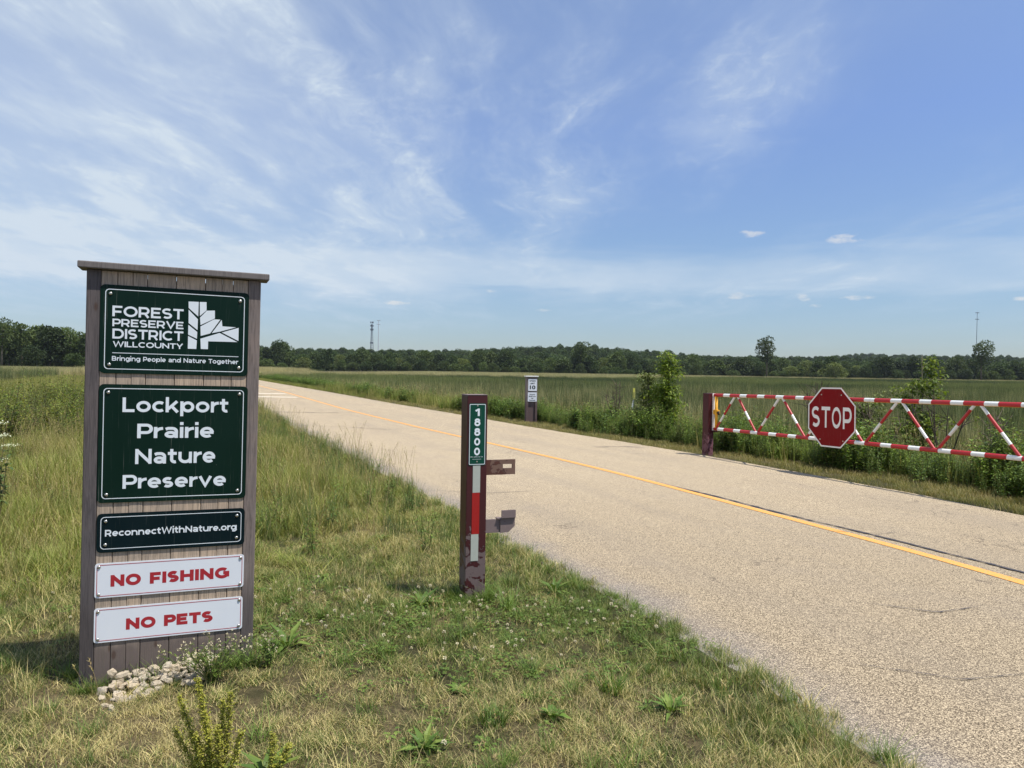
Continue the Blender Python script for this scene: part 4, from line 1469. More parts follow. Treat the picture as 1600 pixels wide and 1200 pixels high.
# saplings beside the marsh, close enough to show their leaves
def sapling(x, y, h, w, label, seed, mat='sapling', nb=26, spread_low=0.35, bias=0.0, topf=0.62):
    random.seed(seed)
    z = float(gz(x, y))
    r = thing('sapling', label, 'young tree', loc=(x, y, z))
    tr, cr = MB(), MB()
    stems = []
    for k in range(3):
        a = k * 2.1 + random.random()
        tip = Vector((math.cos(a) * w * 0.14 * (k > 0) + bias * 0.3, math.sin(a) * w * 0.14 * (k > 0), h * (0.98 - 0.22 * k)))
        b = Vector((math.cos(a) * 0.05, math.sin(a) * 0.05, -0.1))
        mid = b.lerp(tip, 0.5) + Vector((random.uniform(-.08, .08), random.uniform(-.08, .08), 0))
        tr.tube([b, mid, tip], [0.03, 0.02, 0.005], 6)
        stems.append((b, mid, tip))
    for _ in range(nb):
        b, mid, tip = random.choice(stems)
        f = random.uniform(0.62, 0.98) if random.random() < topf else random.uniform(0.33, 0.62)
        s_ = b.lerp(mid, f * 2) if f < 0.5 else mid.lerp(tip, f * 2 - 1)
        a = random.uniform(0, 6.28)
        env = w * 0.5 * (spread_low if f < 0.5 else 1.0) * (1.0 - 0.55 * max(0, f - 0.7) / 0.3)
        e = s_ + Vector((math.cos(a) * env + bias * .2, math.sin(a) * env, random.uniform(0.1, 0.4) * w * 0.5)) * random.uniform(0.5, 1.0)
        tr.tube([s_, (s_ + e) / 2 + Vector((0, 0, 0.04)), e], [0.009, 0.006, 0.002], 4, cap=False)
        for _k in range(85):
            q = s_.lerp(e, 0.25 + 0.8 * random.random()) + rdir(-1, 1) * 0.14
            leaf(cr, q, rdir(-0.7, 0.4), (0, 0, 1), random.uniform(0.07, 0.15), random.uniform(0.035, 0.065))
    tr.build('trunk', M['bark'], r, smooth=True)
    cr.build('crown', M[mat], r)
    return r


sapling(4.08, 19.4, 2.28, 0.82, 'bright green sapling with a rounded top rising above the brush before the gate', 11, nb=36)
sapling(3.7, 20.2, 1.6, 0.8, 'greyish olive shrub tangled behind the bright sapling', 12, mat='tree_pale', nb=26, spread_low=0.8)
sapling(8.6, 15.6, 2.85, 1.3, 'leafy young tree standing behind the gate to the right of the STOP sign', 14, nb=34, spread_low=0.6)
sapling(7.55, 15.9, 1.75, 1.3, 'low pale shrub behind the gate just right of the STOP sign', 15, mat='tree_pale', nb=26, spread_low=0.9)


def bare_shrub(x, y, h, w, label, seed):
    random.seed(seed)
    mb = MB()
    for k in range(6):
        a = random.uniform(0, 6.28)
        b = Vector((random.uniform(-.1, .1), random.uniform(-.1, .1), -0.05))
        tip = Vector((math.cos(a) * w * .5 * random.random(), math.sin(a) * w * .5 * random.random(), h * random.uniform(.6, 1)))
        mid = b.lerp(tip, 0.5) + Vector((random.uniform(-.06, .06), random.uniform(-.06, .06), 0))
        mb.tube([b, mid, tip], [0.019, 0.014, 0.006], 5)
        for _ in range(5):
            f = random.uniform(.3, .9)
            s_ = mid.lerp(tip, f)
            e = s_ + rdir(0.1, 0.9) * h * 0.22
            mb.tube([s_, e], [0.008, 0.003], 4)
    o = mb.build('bare_shrub', M['dead'])
    o.location = (x, y, float(gz(x, y)))
    return tag(o, label, 'bare shrub')


bare_shrub(3.0, 21.5, 1.6, 1.2, 'leafless twiggy shrub between the speed limit post and the bright sapling', 21)
bare_shrub(7.2, 14.6, 1.5, 1.0, 'bare dark twigs behind the gate beside the STOP sign', 22)
bare_shrub(8.2, 14.2, 1.9, 1.3, 'tall leafless shrub behind the gate in front of the leafy young tree', 23)
bare_shrub(9.6, 14.6, 2.0, 0.8, 'slender dead stems behind the right half of the gate', 24)
bare_shrub(6.1, 14.9, 1.7, 0.9, 'thin dead shrub poking up just left of the STOP sign', 25)


# ---------------------------------------------------------------- wooden preserve sign
SM = Matrix.Translation((-1.788, 3.892, 0)) @ Matrix.Rotation(0.39931, 4, 'Z') @ Matrix.Rotation(0.01345, 4, 'Y')
sign = thing('wooden_sign', 'tall weathered board sign carrying three green and two white panels', 'sign', mat=SM)
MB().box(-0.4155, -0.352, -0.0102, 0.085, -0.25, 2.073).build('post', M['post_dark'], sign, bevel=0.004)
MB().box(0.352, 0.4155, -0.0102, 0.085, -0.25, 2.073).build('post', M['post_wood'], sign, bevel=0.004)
edges = [-0.3515, -0.2765, -0.1405, -0.0045, 0.1365, 0.2745, 0.3515]
grooves = {1: -0.2035, 2: -0.068, 4: 0.2215}
bds = sorted(edges + [-0.2065, 0.2215])
for a, b in zip(bds[:-1], bds[1:]):
    tight = a in (-0.2065, 0.2215)
    g1 = 0.0004 if tight else 0.0013
    dy = random.uniform(-0.0025, 0.0025)
    MB().box(a + g1, b - (0.0006 if b in (-0.2065, 0.2215) else 0.0013), -0.0065 + dy * 0.6, 0.03 + dy, -0.2, 2.070).build('plank', M['plank'], sign, bevel=0.0035)
MB().box(-0.3518, 0.3518, 0.036, 0.06, -0.2, 2.045).build('backing_board', M['post_dark'], sign)
cp_ = MB()
cp_.box(-0.453, 0.4565, -0.045, 0.115, 2.075, 2.109)
cp_.build('cap', M['cap_wood'], sign, bevel=0.005)
# rust stain on the foot of the near post
YF = -0.0135      # front of the panels


def panel(name, x0, x1, z0, z1, base, line, rim=0.011, inset=0.022, rad=0.022, outer=None, lw=0.0035, screw_in=0.045, smat=None, yf=YF, back=None):
    pn_ = MB().prism(rrect(x0, x1, z0, z1, rad), yf, yf + 0.003).build(name, base, sign)
    o_ = rrect(x0 + inset, x1 - inset, z0 + inset, z1 - inset, rad * 0.85)
    i_ = rrect(x0 + inset + lw, x1 - inset - lw, z0 + inset + lw, z1 - inset - lw, rad * 0.85 - lw * 0.6)
    MB().ring(o_, i_, yf - 0.0006, yf).build('border_line', line, pn_)
    if outer:
        o2 = rrect(x0 + 0.0005, x1 - 0.0005, z0 + 0.0005, z1 - 0.0005, rad)
        i2 = rrect(x0 + inset - 0.001, x1 - inset + 0.001, z0 + inset - 0.001, z1 - inset + 0.001, rad * 0.8)
        MB().ring(o2, i2, yf - 0.0005, yf).build('rim', outer, pn_)
    for sx_ in (x0 + screw_in, x1 - screw_in):
        for sz_ in (z0 + screw_in, z1 - screw_in):
            sc_ = MB()
            rings = []
            for (rr, yy_) in ((0.0088, 0.0), (0.0085, -0.0015), (0.006, -0.0038), (0.002, -0.0045)):
                rings.append([(sx_ + rr * math.cos(k * math.pi / 5), yf - 0.001 + yy_, sz_ + rr * math.sin(k * math.pi / 5)) for k in range(10)])
            vs_ = [p for r_ in rings for p in r_]
            fs_ = [(j * 10 + k, (j + 1) * 10 + k, (j + 1) * 10 + (k + 1) % 10, j * 10 + (k + 1) % 10) for j in range(3) for k in range(10)] + [tuple(range(39, 29, -1))]
            sc_.add(vs_, [tuple(reversed(f)) for f in fs_])
            sc_.build('screw', M['steel'], pn_, smooth=True)
    return pn_


A = panel('district_panel', -0.352, 0.356, 1.551, 2.001, M['green'], M['print_white'], inset=0.0215)
for txt, bx in (('FOREST', (-0.2974, 0.0331, 1.8385, 1.8955)), ('PRESERVE', (-0.2962, 0.0338, 1.7868, 1.8308)),
                ('DISTRICT', (-0.2953, 0.0340, 1.7258, 1.7790)), ('WILLCOUNTY', (-0.2924, 0.0338, 1.6835, 1.7190))):
    lettering(txt, bx, YF, M['print_white'], A, w=0.135, gap=0.055)
lettering('Bringing People and Nature Together', (-0.2952, 0.3078, 1.6095, 1.6420), YF, M['print_white'], A, w=0.13, gap=0.07)
MB().box(-0.2943, 0.3079, YF - 0.0006, YF, 1.6545, 1.6575).build('rule_line', M['print_white'], A)
logo = [[(0.056, 1.938), (0.105, 1.939), (0.104, 1.862), (0.057, 1.904)], [(0.057, 1.895), (0.103, 1.847), (0.102, 1.79), (0.058, 1.825)],
        [(0.057, 1.816), (0.101, 1.78), (0.1, 1.744), (0.057, 1.764)], [(0.057, 1.757), (0.1, 1.735), (0.098, 1.69), (0.057, 1.69)],
        [(0.11, 1.939), (0.143, 1.94), (0.144, 1.896), (0.112, 1.865)], [(0.113, 1.857), (0.146, 1.895), (0.185, 1.898), (0.186, 1.856), (0.116, 1.817)],
        [(0.116, 1.81), (0.182, 1.851), (0.213, 1.851), (0.164, 1.775), (0.118, 1.76)], [(0.22, 1.85), (0.224, 1.816), (0.293, 1.814), (0.215, 1.788), (0.172, 1.777)],
        [(0.306, 1.812), (0.306, 1.741), (0.222, 1.783)], [(0.117, 1.745), (0.211, 1.78), (0.301, 1.735), (0.155, 1.733), (0.155, 1.691), (0.12, 1.691)]]
lg = MB()
for pl in logo:
    lg.prism(list(reversed(pl)), YF - 0.0006, YF)
lg.build('tree_emblem', M['print_white'], A)
B_ = panel('name_panel', -0.350, 0.360, 0.891, 1.496, M['green'], M['print_white'], inset=0.020, screw_in=0.042)
for txt, bx in (('Lockport', (-0.2428, 0.2618, 1.3343, 1.4335)), ('Prairie', (-0.1732, 0.1932, 1.2202, 1.3030)),
                ('Nature', (-0.180, 0.2029, 1.0866, 1.1640)), ('Preserve', (-0.2354, 0.2589, 0.9530, 1.0310))):
    lettering(txt, bx, YF, M['print_white'], B_, w=0.138, gap=0.065)
C_ = panel('web_address_panel', -0.348, 0.359, 0.637, 0.836, M['navy'], M['print_white'], inset=0.017, screw_in=0.040, lw=0.003)
lettering('ReconnectWithNature.org', (-0.3103, 0.3213, 0.7110, 0.7580), YF, M['print_white'], C_, w=0.14, gap=0.055)
D_ = panel('no_fishing_panel', -0.352, 0.360, 0.406, 0.583, M['panel_white'], M['print_red'], inset=0.008, rad=0.014, screw_in=0.018, lw=0.0030)
lettering('NO', (-0.2808, -0.1413, 0.4605, 0.5200), YF, M['print_red'], D_, w=0.20, gap=0.055)
lettering('FISHING', (-0.0999, 0.2864, 0.4605, 0.5200), YF, M['print_red'], D_, w=0.20, gap=0.06)
E_ = panel('no_pets_panel', -0.352, 0.358, 0.177, 0.354, M['panel_white'], M['print_red'], inset=0.008, rad=0.014, screw_in=0.018, lw=0.0030)
lettering('NO', (-0.2064, -0.0684, 0.2315, 0.2900), YF, M['print_red'], E_, w=0.20, gap=0.055)
lettering('PETS', (-0.0290, 0.2080, 0.2315, 0.2900), YF, M['print_red'], E_, w=0.20, gap=0.055)

# rubble at the foot of the sign: each stone a thing
random.seed(31)
rock_meshes = []
for k in range(6):
    mb = MB()
    n1_, n2_ = 4, 6
    vs_, fs_ = [], []
    for a in range(n1_ + 1):
        for b in range(n2_):
            th, ph = math.pi * a / n1_, 2 * math.pi * b / n2_
            d = Vector((math.sin(th) * math.cos(ph), math.sin(th) * math.sin(ph), math.cos(th)))
            q = 1.0 / (abs(d.x) ** 3.2 + abs(d.y) ** 3.2 + abs(d.z) ** 3.2) ** (1 / 3.2) * random.uniform(0.72, 1.1)
            vs_.append(d * q)
    for a in range(n1_):
        for b in range(n2_):
            fs_.append((a * n2_ + b, a * n2_ + (b + 1) % n2_, (a + 1) * n2_ + (b + 1) % n2_, (a + 1) * n2_ + b))
    mb.add(vs_, fs_)
    rock_meshes.append(mb.mesh('rock', [M['rock']]))
for k in range(110):
    f = random.random()
    lx = -0.30 + 0.50 * random.random() ** 0.85
    ly = -0.05 - abs(random.gauss(0, 0.10))
    w3 = SM @ Vector((lx, ly, 0))
    s_ = random.uniform(0.012, 0.030)
    zt = max(0, 0.055 - abs(ly + 0.07) * 0.45) * random.uniform(0.1, 1.3)
    o = bpy.data.objects.new('rock', random.choice(rock_meshes))
    o.location = (w3.x, w3.y, float(gz(w3.x, w3.y)) + s_ * 0.4 + zt)
    o.scale = (s_ * random.uniform(.9, 1.7), s_ * random.uniform(.7, 1.2), s_ * random.uniform(.5, .8))
    o.rotation_euler = (random.uniform(-.4, .4), random.uniform(-.4, .4), random.uniform(0, 3.1))
    link(o)
    tag(o, 'pale limestone piece in the rubble heap at the foot of the wooden sign', 'rock', 'limestone rubble at the foot of the sign')

# ---------------------------------------------------------------- house-number post
PM = Matrix.Translation((-0.262, 5.225, 0)) @ Matrix.Rotation(R(20.5), 4, 'Z')
hw = 0.0735
post = thing('number_post', 'maroon gate post with green number plate 18800 and reflective strips', 'post', mat=PM)
pb = MB().box(-hw, hw, -hw, hw, -0.3, 1.424).build('post_body', M['maroon'], post, bevel=0.004)
MB().box(-hw - 0.002, hw + 0.002, -hw - 0.002, hw + 0.002, 1.4245, 1.4285).build('top_plate', M['bracket'], post, bevel=0.001)


def fx(zx):     # zoomed picture x on the post front -> metres
    return (zx - 426.5) / 205 * 2 * hw


yf = -hw - 0.003
pl_ = MB().prism(rrect(fx(341), fx(511), 0.937, 1.368, 0.008), yf, yf + 0.002).build('number_plate', M['house_green'], post)
MB().ring(rrect(fx(345), fx(507), 0.942, 1.363, 0.007), rrect(fx(350), fx(502), 0.946, 1.359, 0.006), yf - 0.0006, yf).build('border_line', M['print_white'], pl_)
for n_, ch in enumerate('18800'):
    za, zb_ = [(258, 335), (360, 440), (460, 540), (562, 640), (662, 742)][n_]
    top_, bot_ = 1.368 - (za - 205) * 0.431 / 640, 1.368 - (zb_ - 205) * 0.431 / 640
    x0_, x1_ = (fx(400), fx(448)) if ch == '1' else (fx(395), fx(455))
    lettering(ch, (x0_, x1_, bot_, top_), yf, M['print_white'], pl_, w=0.165, name='digit')
letters('small_print', 'Mile Jefferson St.', (fx(358), fx(488), 0.992, 0.999), yf, M['print_white'], pl_, bold=0.01)
MB().box(fx(378), fx(468), yf - 0.0006, yf, 0.979, 0.9805).build('small_print', M['print_white'], pl_)
for zz_ in (1.352, 0.963):
    MB().tube([(fx(426), yf + 0.001, zz_), (fx(426), yf - 0.002, zz_)], 0.005, 8).build('screw', M['steel'], pl_)
ys_ = -hw - 0.0022
MB().box(fx(387), fx(462), ys_, ys_ + 0.002, 0.7465, 0.9355).build('white_strip', M['reflect_white'], post)
MB().box(fx(382), fx(458), ys_, ys_ + 0.002, 0.4565, 0.7455).build('red_strip', M['reflect_red'], post)
MB().box(fx(376), fx(452), ys_, ys_ + 0.002, 0.269, 0.4555).build('white_strip', M['reflect_white'], post)
# upper latch plate with a slot
x0_, x1_, z0_, z1_ = hw, hw + 0.222, 0.862, 0.968
br = MB()
sx0, sx1, sz0, sz1 = x0_ + 0.128, x0_ + 0.200, 0.906, 0.936
yb0, yb1 = -0.050, -0.034
for a, b, c__, d__ in ((x0_, x1_, sz1, z1_), (x0_, x1_, z0_, sz0), (x0_, sx0, sz0, sz1), (sx1, x1_, sz0, sz1)):
    br.box(a, b, yb0, yb1, c__, d__)
br.build('latch_plate', M['rusty'], post)
# lower bracket with upright end plate
lb_ = MB()
lb_.box(hw, hw + 0.118, -0.05, -0.042, 0.452, 0.548)
lb_.build('bracket_arm', M['bracket'], post, bevel=0.001)
MB().prism([(hw + 0.112, 0.450), (hw + 0.175, 0.452), (hw + 0.222, 0.495), (hw + 0.222, 0.552), (hw + 0.112, 0.548)], -0.0595, -0.0505).build('bracket_plate', M['bracket'], post, bevel=0.001)
MB().box(hw + 0.115, hw + 0.222, -0.075, -0.067, 0.556, 0.612).build('bracket_stop', M['bracket'], post, bevel=0.001)
MB().box(hw + 0.088, hw + 0.222, -0.066, -0.02, 0.5485, 0.5555).build('bracket_ledge', M['bracket'], post)

# ---------------------------------------------------------------- swing gate with STOP sign
hx, hy = 3.98, 14.5
ax, ay = 0.395, -0.919
nrm = math.hypot(ax, ay)
ax, ay = ax / nrm, ay / nrm
# local frame: X along the gate towards the camera side, -Y the face seen in the picture
GM = Matrix(((ax, -ay, 0, hx), (ay, ax, 0, hy), (0, 0, 1, 0), (0, 0, 0, 1)))
GM = GM @ Matrix.Rotation(-0.0155, 4, 'Y')
gate = thing('barrier_gate', 'open truss barrier gate striped red and white, carrying a STOP sign', 'gate', mat=GM)
# +Y of this frame points to the right of the road, -Y to the road
SIDE = -1


def yy(v):
    return SIDE * v


gp = MB()
gp.box(-0.075, 0.075, -0.075, 0.075, -0.4, 1.215)
go_ = gp.build('gate_post', M['gate_maroon'], gate, bevel=0.004)
go_.matrix_local = GM.inverted() @ (Matrix.Translation((3.86, 14.56, 0)) @ Matrix.Rotation(R(32), 4, 'Z'))
ZT, ZB = 1.178, 0.518
rr_ = 0.0305


def bands(parent, a, b, rad, a_lo=-48, a_hi=85, start=0.0):
    """reflective tape along a bar from a to b (local x, z), alternating red and white"""
    a, b = Vector((a[0], 0, a[1])), Vector((b[0], 0, b[1]))
    Ln = (b - a).length
    d = (b - a) / Ln
    up = Vector((-d.z, 0, d.x))
    s = -start
    red = True
    while s < Ln:
        ln = 0.28 if red else 0.185
        s0, s1 = max(s, 0), min(s + ln, Ln)
        if s1 - s0 > 0.01:
            p0, p1 = a + d * (s0 + 0.0008), a + d * (s1 - 0.0008)
            vs_ = []
            for q in (p0, p1):
                for k in range(9):
                    an = R(a_lo + (a_hi - a_lo) * k / 8)
                    uo, yo_ = rad * math.sin(an), -rad * math.cos(an)
                    vs_.append((q.x + up.x * uo, yo_, q.z + up.z * uo))
            fs_ = [(k, k + 9, k + 10, k + 1) for k in range(8)]
            mbb = MB().add(vs_, fs_)
            mbb.build('red_tape' if red else 'white_tape', M['tape_red'] if red else M['tape_white'], parent)
        s += ln
        red = not red


top = MB().tube([(0.0, 0, ZT), (8.2, 0, ZT)], rr_, 14).build('top_rail', M['gate_yellow'], gate, smooth=True)
bot = MB().tube([(0.0, 0, ZB), (8.2, 0, ZB)], rr_, 14).build('bottom_rail', M['gate_yellow'], gate, smooth=True)
bands(top, (0.0, ZT), (8.2, ZT), rr_ + 0.0035, start=0.0)
bands(bot, (0.0, ZB), (8.2, ZB), rr_ + 0.0035, start=0.17)
nodes_t = [0.62, 1.77, 2.93, 4.13, 5.29, 6.45, 7.6]
nodes_b = [0.03, 1.19, 2.36, 3.53, 4.72, 5.88, 7.03, 8.1]
for k in range(7):
    for (a, b) in ((nodes_b[k] + 0.02, nodes_t[k] - 0.04), (nodes_b[k + 1] - 0.04, nodes_t[k] + 0.05)):
        br_ = MB().tube([(a, 0, ZB + 0.02), (b, 0, ZT - 0.02)], 0.0185, 10).build('diagonal_brace', M['gate_yellow'], gate, smooth=True)
        bands(br_, (a, ZB + 0.02), (b, ZT - 0.02), 0.0208, -112, 112, start=random.uniform(0, 0.25))
MB().tube([(0.045, 0, ZB), (0.045, 0, ZT)], 0.028, 12).build('hinge_upright', M['gate_yellow'], gate, smooth=True)
MB().box(-0.028, -0.012, -0.045, 0.03, ZB - 0.03, ZT + 0.035).build('hinge_plate', M['tape_white'], gate, bevel=0.002)
hb_ = MB()
hb_.tube([(0.045, 0, 0.80), (0.045, 0, 0.90)], 0.04, 12)
hb_.box(-0.09, 0.12, -0.03, 0.03, 0.81, 0.888)
hb_.build('hinge_sleeve', M['gate_yellow'], gate, bevel=0.002)
MB().tube([(0.115, -0.03, 0.835), (0.15, -0.03, 0.845), (0.155, -0.03, 0.80), (0.155, -0.03, 0.87)], 0.02, 8).build('hinge_bolt', M['bolt'], gate, smooth=True)
MB().box(-0.16, 0.06, -0.03, 0.03, ZB - 0.062, ZB - 0.036).build('hinge_shelf', M['gate_maroon'], gate, bevel=0.002)
# STOP sign
sr = 0.478 / math.cos(R(22.5))
cx_, cz_ = 2.93, 0.885


def octa(r_):
    return [(cx_ + r_ * math.cos(R(22.5 + 45 * k)), cz_ + r_ * math.sin(R(22.5 + 45 * k))) for k in range(8)]


st_ = MB().prism(octa(sr), -0.052, -0.048).build('stop_sign', M['stop_red'], gate)
MB().ring(octa(sr - 0.002), octa(sr - 0.026), -0.0535, -0.052).build('border', M['stop_white'], st_)
sx_ = cx_ - 0.398
for ch, wd in (('S', 0.165), ('T', 0.175), ('O', 0.178), ('P', 0.168)):
    lettering(ch, (sx_, sx_ + wd, cz_ - 0.168, cz_ + 0.168), -0.0525, M['stop_white'], st_, w=0.118)
    sx_ += wd + 0.038
for (a, b) in ((-0.2, 0.36), (0.2, 0.36), (-0.22, -0.36), (0.24, -0.36)):
    MB().tube([(cx_ + a, -0.0515, cz_ + b), (cx_ + a, -0.056, cz_ + b)], 0.011, 8).build('bolt_head', M['steel'], st_)
MB().box(cx_ - 0.25, cx_ - 0.19, -0.047, -0.035, 0.5, 1.2).build('mounting_bar', M['bolt'], st_)
MB().box(cx_ + 0.19, cx_ + 0.25, -0.047, -0.035, 0.5, 1.2).build('mounting_bar', M['bolt'], st_)

# ---------------------------------------------------------------- speed limit post
TM = Matrix.Translation((0.63, 24.25, 0)) @ Matrix.Rotation(R(12), 4, 'Z')
sp_ = thing('speed_limit_post', 'low weathered wooden post with speed limit 10 and hours plates', 'sign', mat=TM)
MB().box(-0.185, -0.115, -0.10, 0.10, -0.3, 1.40).build('post', M['far_wood'], sp_, bevel=0.006)
MB().box(0.115, 0.185, -0.10, 0.10, -0.3, 1.40).build('post', M['far_wood'], sp_, bevel=0.006)
MB().box(-0.113, 0.113, -0.06, 0.08, -0.3, 1.398).build('centre_board', M['far_wood'], sp_, bevel=0.004)
MB().box(-0.215, 0.215, -0.13, 0.13, 1.402, 1.437).build('cap', M['far_white'], sp_, bevel=0.005)
s1 = MB().prism(rrect(-0.125, 0.165, 0.945, 1.335, 0.012), -0.108, -0.103).build('speed_plate', M['panel_white'], sp_)
letters('lettering', 'SPEED', (-0.085, 0.125, 1.245, 1.295), -0.108, M['black_print'], s1, bold=0.02, thick=0.001)
letters('lettering', 'LIMIT', (-0.07, 0.10, 1.165, 1.213), -0.108, M['black_print'], s1, bold=0.02, thick=0.001)
letters('lettering', '10', (-0.075, 0.115, 1.0, 1.125), -0.108, M['black_print'], s1, bold=0.04, thick=0.001)
s2 = MB().prism(rrect(-0.135, 0.165, 0.60, 0.90, 0.012), -0.108, -0.103).build('hours_plate', M['panel_white'], sp_)
for k, (txt, hwid) in enumerate((('Hours:', 0.09), ('8:00 am', 0.115), ('to', 0.035), ('Sunset', 0.10))):
    z_ = 0.81 - 0.062 * k
    letters('lettering', txt, (0.015 - hwid, 0.015 + hwid, z_, z_ + 0.042), -0.108, M['black_print'], s2, bold=0.03, thick=0.001)

# marker stake with flag
mk = thing('marker_stake', 'thin dark stake with a yellow tip and a small white flag', 'marker', loc=(3.67, 22.3, float(gz(3.67, 22.3)) + 0.16))
MB().tube([(0, 0, -0.5), (0, 0, 1.15)], 0.014, 6).build('stake', M['grey_marker'], mk)
MB().box(-0.03, 0.03, -0.006, 0.006, 0.98, 1.27).build('yellow_tip', M['flag_yellow'], mk)
MB().prism([(-0.075, 0.70), (-0.018, 0.62), (-0.016, 0.95)], -0.004, 0.004).build('white_flag', M['flag_white'], mk)


# ---------------------------------------------------------------- far masts
def lattice(x, y, top_, base_w, label):
    z0 = float(gz(x, y))
    r = thing('lattice_mast', label, 'mast', loc=(x, y, z0))
    H_ = top_ - z0
    mb = MB()
    legs = []
    for k in range(3):
        a = k * 2.094 + 0.4
        p0 = Vector((math.cos(a) * base_w, math.sin(a) * base_w, 0))
        p1 = Vector((math.cos(a) * base_w * .22, math.sin(a) * base_w * .22, H_ * 0.93))
        MB().tube([p0, p1], 0.42, 5).build('leg', M['tower_grey'], r)
        legs.append((p0, p1))
    for s_ in range(14):
        f0, f1 = s_ / 14, (s_ + 1) / 14
        for k in range(3):
            a0 = legs[k][0].lerp(legs[k][1], f0)
            b1 = legs[(k + 1) % 3][0].lerp(legs[(k + 1) % 3][1], f1)
            mb.tube([a0, b1], 0.2, 4)
    o = mb.build('cross_bracing', M['tower_grey'], r)
    for f in (0.42, 0.78, 0.88, 0.97):
        for k in range(5):
            a = k * 1.257
            MB().box(math.cos(a) * 2.3 - .5, math.cos(a) * 2.3 + .5, math.sin(a) * 2.3 - .4, math.sin(a) * 2.3 + .4, H_ * f - 1.5, H_ * f + 1.5).build('antenna', M['tower_grey'], r)
    return r


def monopole(x, y, top_, label, mat, rings=(0.9, 1.0), rad=0.75):
    z0 = float(gz(x, y))
    r = thing('monopole_mast', label, 'mast', loc=(x, y, z0))
    H_ = top_ - z0
    MB().tube([(0, 0, 0), (0, 0, H_)], [rad * 1.15, rad * 0.6], 8).build('pole', M[mat], r)
    for f in rings:
        MB().box(-3.0, 3.0, -0.4, 0.4, H_ * f - 0.5, H_ * f + 0.5).build('antenna_arm', M[mat], r)
    return r


lattice(at(580, 1270), 1270, 82, 3.6, 'grey lattice telecom mast above the far woods, left of its pair')
monopole(at(590.5, 1200), 1200, 79, 'slim white monopole mast beside the lattice telecom mast', 'tower_white')
monopole(at(1524, 1200), 1200, 107, 'thin dark mast rising alone above the right-hand trees', 'tower_grey', (0.87, 0.99), 0.5)


# ---------------------------------------------------------------- single plants near the camera
def dock(x, y, stalks, label):
    z = float(gz(x, y))
    r = thing('dock_plant', label, 'plant', loc=(x, y, z))
    for (dx_, dy_, h, lx) in stalks:
        ph = random.uniform(0, 9)
        b = Vector((dx_ * 0.25, dy_ * 0.25, 0))
        tip = Vector((dx_ + lx, dy_, h))
        mid = b.lerp(tip, 0.5) + Vector((0.012, 0, 0.01))
        mb = MB()
        mb.tube([b, mid, tip], [0.0035, 0.003, 0.0015], 5, 1)
        nclus = int(h * 560)
        for k in range(nclus):
            f = 0.25 + 0.75 * k / nclus
            q = b.lerp(mid, f * 2) if f < .5 else mid.lerp(tip, f * 2 - 1)
            rad = (0.027 * (1.12 - f) ** 0.5 + 0.005) * (0.62 + 0.38 * math.sin(f * h * 190 + ph))
            for _ in range(5):
                d = rdir(-0.8, 0.3)
                c0 = q + d * rad * random.uniform(.4, 1.15)
                leaf(mb, c0, rdir(-1, 0.4), (0, 0, 1), 0.0075, 0.0075)
        mb.build('seed_stalk', [M['dock'], M['stem']], r)
    lv = MB()
    for k in range(12):
        a = k * 2.4
        leaf(lv, (0, 0, 0.01), (math.cos(a), math.sin(a), random.uniform(.2, .9)), (0, 0, 1), 0.16, 0.035)
    lv.build('leaf_rosette', M['lawn_green'], r)
    return r


random.seed(51)
dock(-1.10, 2.74, [(-0.10, 0.02, 0.39, -0.03), (-0.02, 0.03, 0.33, -0.02), (0.02, -0.01, 0.47, -0.07), (0.07, 0.03, 0.40, -0.01), (0.035, -0.03, 0.30, 0.0), (-0.05, -0.02, 0.27, 0.0), (-0.14, 0.05, 0.25, -0.02), (0.11, -0.02, 0.28, 0.01), (0.0, 0.06, 0.36, 0.02)],
     'dense yellow-green seeding dock in front of the wooden sign')
dock(-0.93, 2.86, [(0.0, 0.0, 0.20, 0.02), (0.05, 0.02, 0.15, 0.03)], 'small sparse seeding dock just right of the dense one')


def cress(x, y, n, h, w, label):
    r = thing('flowering_weed', label, 'plant', loc=(x, y, float(gz(x, y))))
    st_, lf_, fl_ = MB(), MB(), MB()
    for _ in range(n):
        a = random.uniform(0, 6.28)
        tip = Vector((math.cos(a) * w * random.random(), math.sin(a) * w * .4 * random.random(), h * random.uniform(.55, 1)))
        mid = tip * 0.5 + Vector((0, 0, 0.02))
        st_.tube([(0, 0, 0), mid, tip], [0.002, 0.0015, 0.0008], 4, cap=False)
        for k in range(26):
            q = mid.lerp(tip, random.random()) if k % 2 else (mid * random.random())
            leaf(lf_, q, rdir(-.1, .8), (0, 0, 1), 0.026, 0.007)
        for k in range(3):
            e = tip + rdir(-.2, .8) * 0.028
            st_.tube([tip - Vector((0, 0, .02)), e], [0.001, 0.0006], 3, cap=False)
            for _k in range(9):
                leaf(fl_, e + rdir(-1, 1) * 0.004, rdir(-1, 1), (0, 0, 1), 0.006, 0.005)
    st_.build('stems', M['stem'], r)
    lf_.build('leaves', M['lawn_green'], r)
    fl_.build('flower_heads', M['clover'], r)
    return r


cress(-1.50, 3.74, 34, 0.235, 0.32, 'bushy weed with tiny cream flower heads before the right half of the wooden sign')
cress(-1.28, 3.95, 10, 0.17, 0.12, 'small leafy weed at the right post of the wooden sign')


def broad(x, y, n, ll, lw, label, up=0.8, name='broadleaf_weed'):
    r = thing(name, label, 'plant', loc=(x, y, float(gz(x, y))))
    mb = rosette(n, ll, lw, up)
    mb.build('leaves', M['lawn_green'], r)
    return r


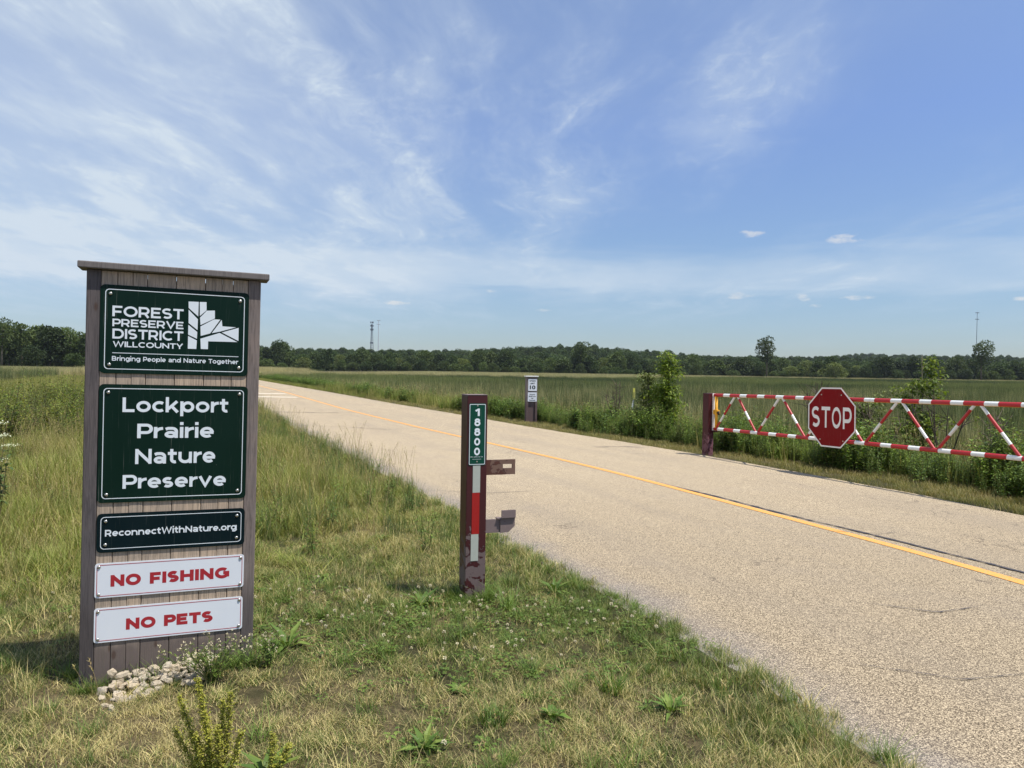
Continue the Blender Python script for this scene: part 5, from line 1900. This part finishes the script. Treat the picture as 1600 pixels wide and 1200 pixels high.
broad(-1.27, 4.25, 16, 0.20, 0.035, 'pale leafy weed just right of the foot of the wooden sign')
broad(-0.35, 3.12, 22, 0.12, 0.035, 'low dark broadleaf weed in the dry grass at the bottom centre')
broad(0.21, 3.42, 14, 0.09, 0.04, 'small dark broadleaf weed right of the low bottom-centre weed')
broad(-0.58, 5.0, 26, 0.16, 0.04, 'broad clump of green leaves left of the number post foot')
broad(0.33, 5.35, 18, 0.16, 0.03, 'upright green weed at the road edge right of the number post')
broad(0.78, 3.50, 20, 0.13, 0.025, 'bluish broadleaf rosette near the road edge at the bottom')


def clump(x, y, n, h, label):
    r = tuft(n, 0.055, h * 0.4, h, 0.006, 0.95, 0.9, 3).build('grass_clump', M['lawn_green'])
    r.location = (x, y, float(gz(x, y)))
    return tag(r, label, 'grass clump')


clump(-0.06, 3.36, 70, 0.14, 'coarse green grass clump in the dry lawn at the bottom centre')
clump(0.52, 3.72, 80, 0.17, 'spreading coarse grass clump near the road edge at the bottom')
clump(0.0, 5.0, 80, 0.22, 'tall fresh grass clump right of the number post foot')
clump(0.10, 3.95, 60, 0.12, 'middle coarse grass clump below the number post')
clump(-0.18, 5.15, 40, 0.20, 'thin seeding grass clump against the front of the number post')

# white umbel flowers at the left edge
wf = thing('white_flowering_plant', 'leafy plant with large white flower heads at the left picture edge', 'plant', loc=(-4.85, 7.0, float(gz(-4.85, 7.0))))
random.seed(77)
s_m, f_m, l_m = MB(), MB(), MB()
for (ox, oz) in ((0.0, 1.05), (0.06, 0.93), (-0.03, 0.80), (0.11, 0.84), (-0.12, 0.98), (0.02, 0.7)):
    s_m.tube([(0, 0, 0), (ox * .5, 0, oz * .5), (ox, 0, oz)], [0.006, 0.004, 0.002], 4, cap=False)
    for _ in range(70):
        q = Vector((ox, 0, oz)) + Vector((random.gauss(0, .035), random.gauss(0, .035), random.gauss(0, .008)))
        leaf(f_m, q, rdir(-.2, 1), (0, 0, 1), 0.014, 0.012)
    for _ in range(14):
        leaf(l_m, Vector((ox, 0, oz)) * random.uniform(.3, .9), rdir(-.2, .6), (0, 0, 1), 0.1, 0.04)
s_m.build('stems', M['stem'], wf)
f_m.build('flower_heads', M['white_flower'], wf)
l_m.build('leaves', M['tall_dark'], wf)


# ---------------------------------------------------------------- thin summer haze
m = bpy.data.materials.new('haze')
m.use_nodes = True
m.node_tree.nodes.clear()
t = NT(m.node_tree)
out = t.node('ShaderNodeOutputMaterial')
pv = t.node('ShaderNodeVolumePrincipled')
pv.inputs['Color'].default_value = (0.80, 0.88, 1.0, 1)
pv.inputs['Density'].default_value = 0.00006
pv.inputs['Anisotropy'].default_value = 0.1
t.l.new(pv.outputs[0], out.inputs['Volume'])
hz = MB().box(-1550, 1550, -20, 2020, -3.5, 135).build('haze', m)
tag(hz, kind='stuff')
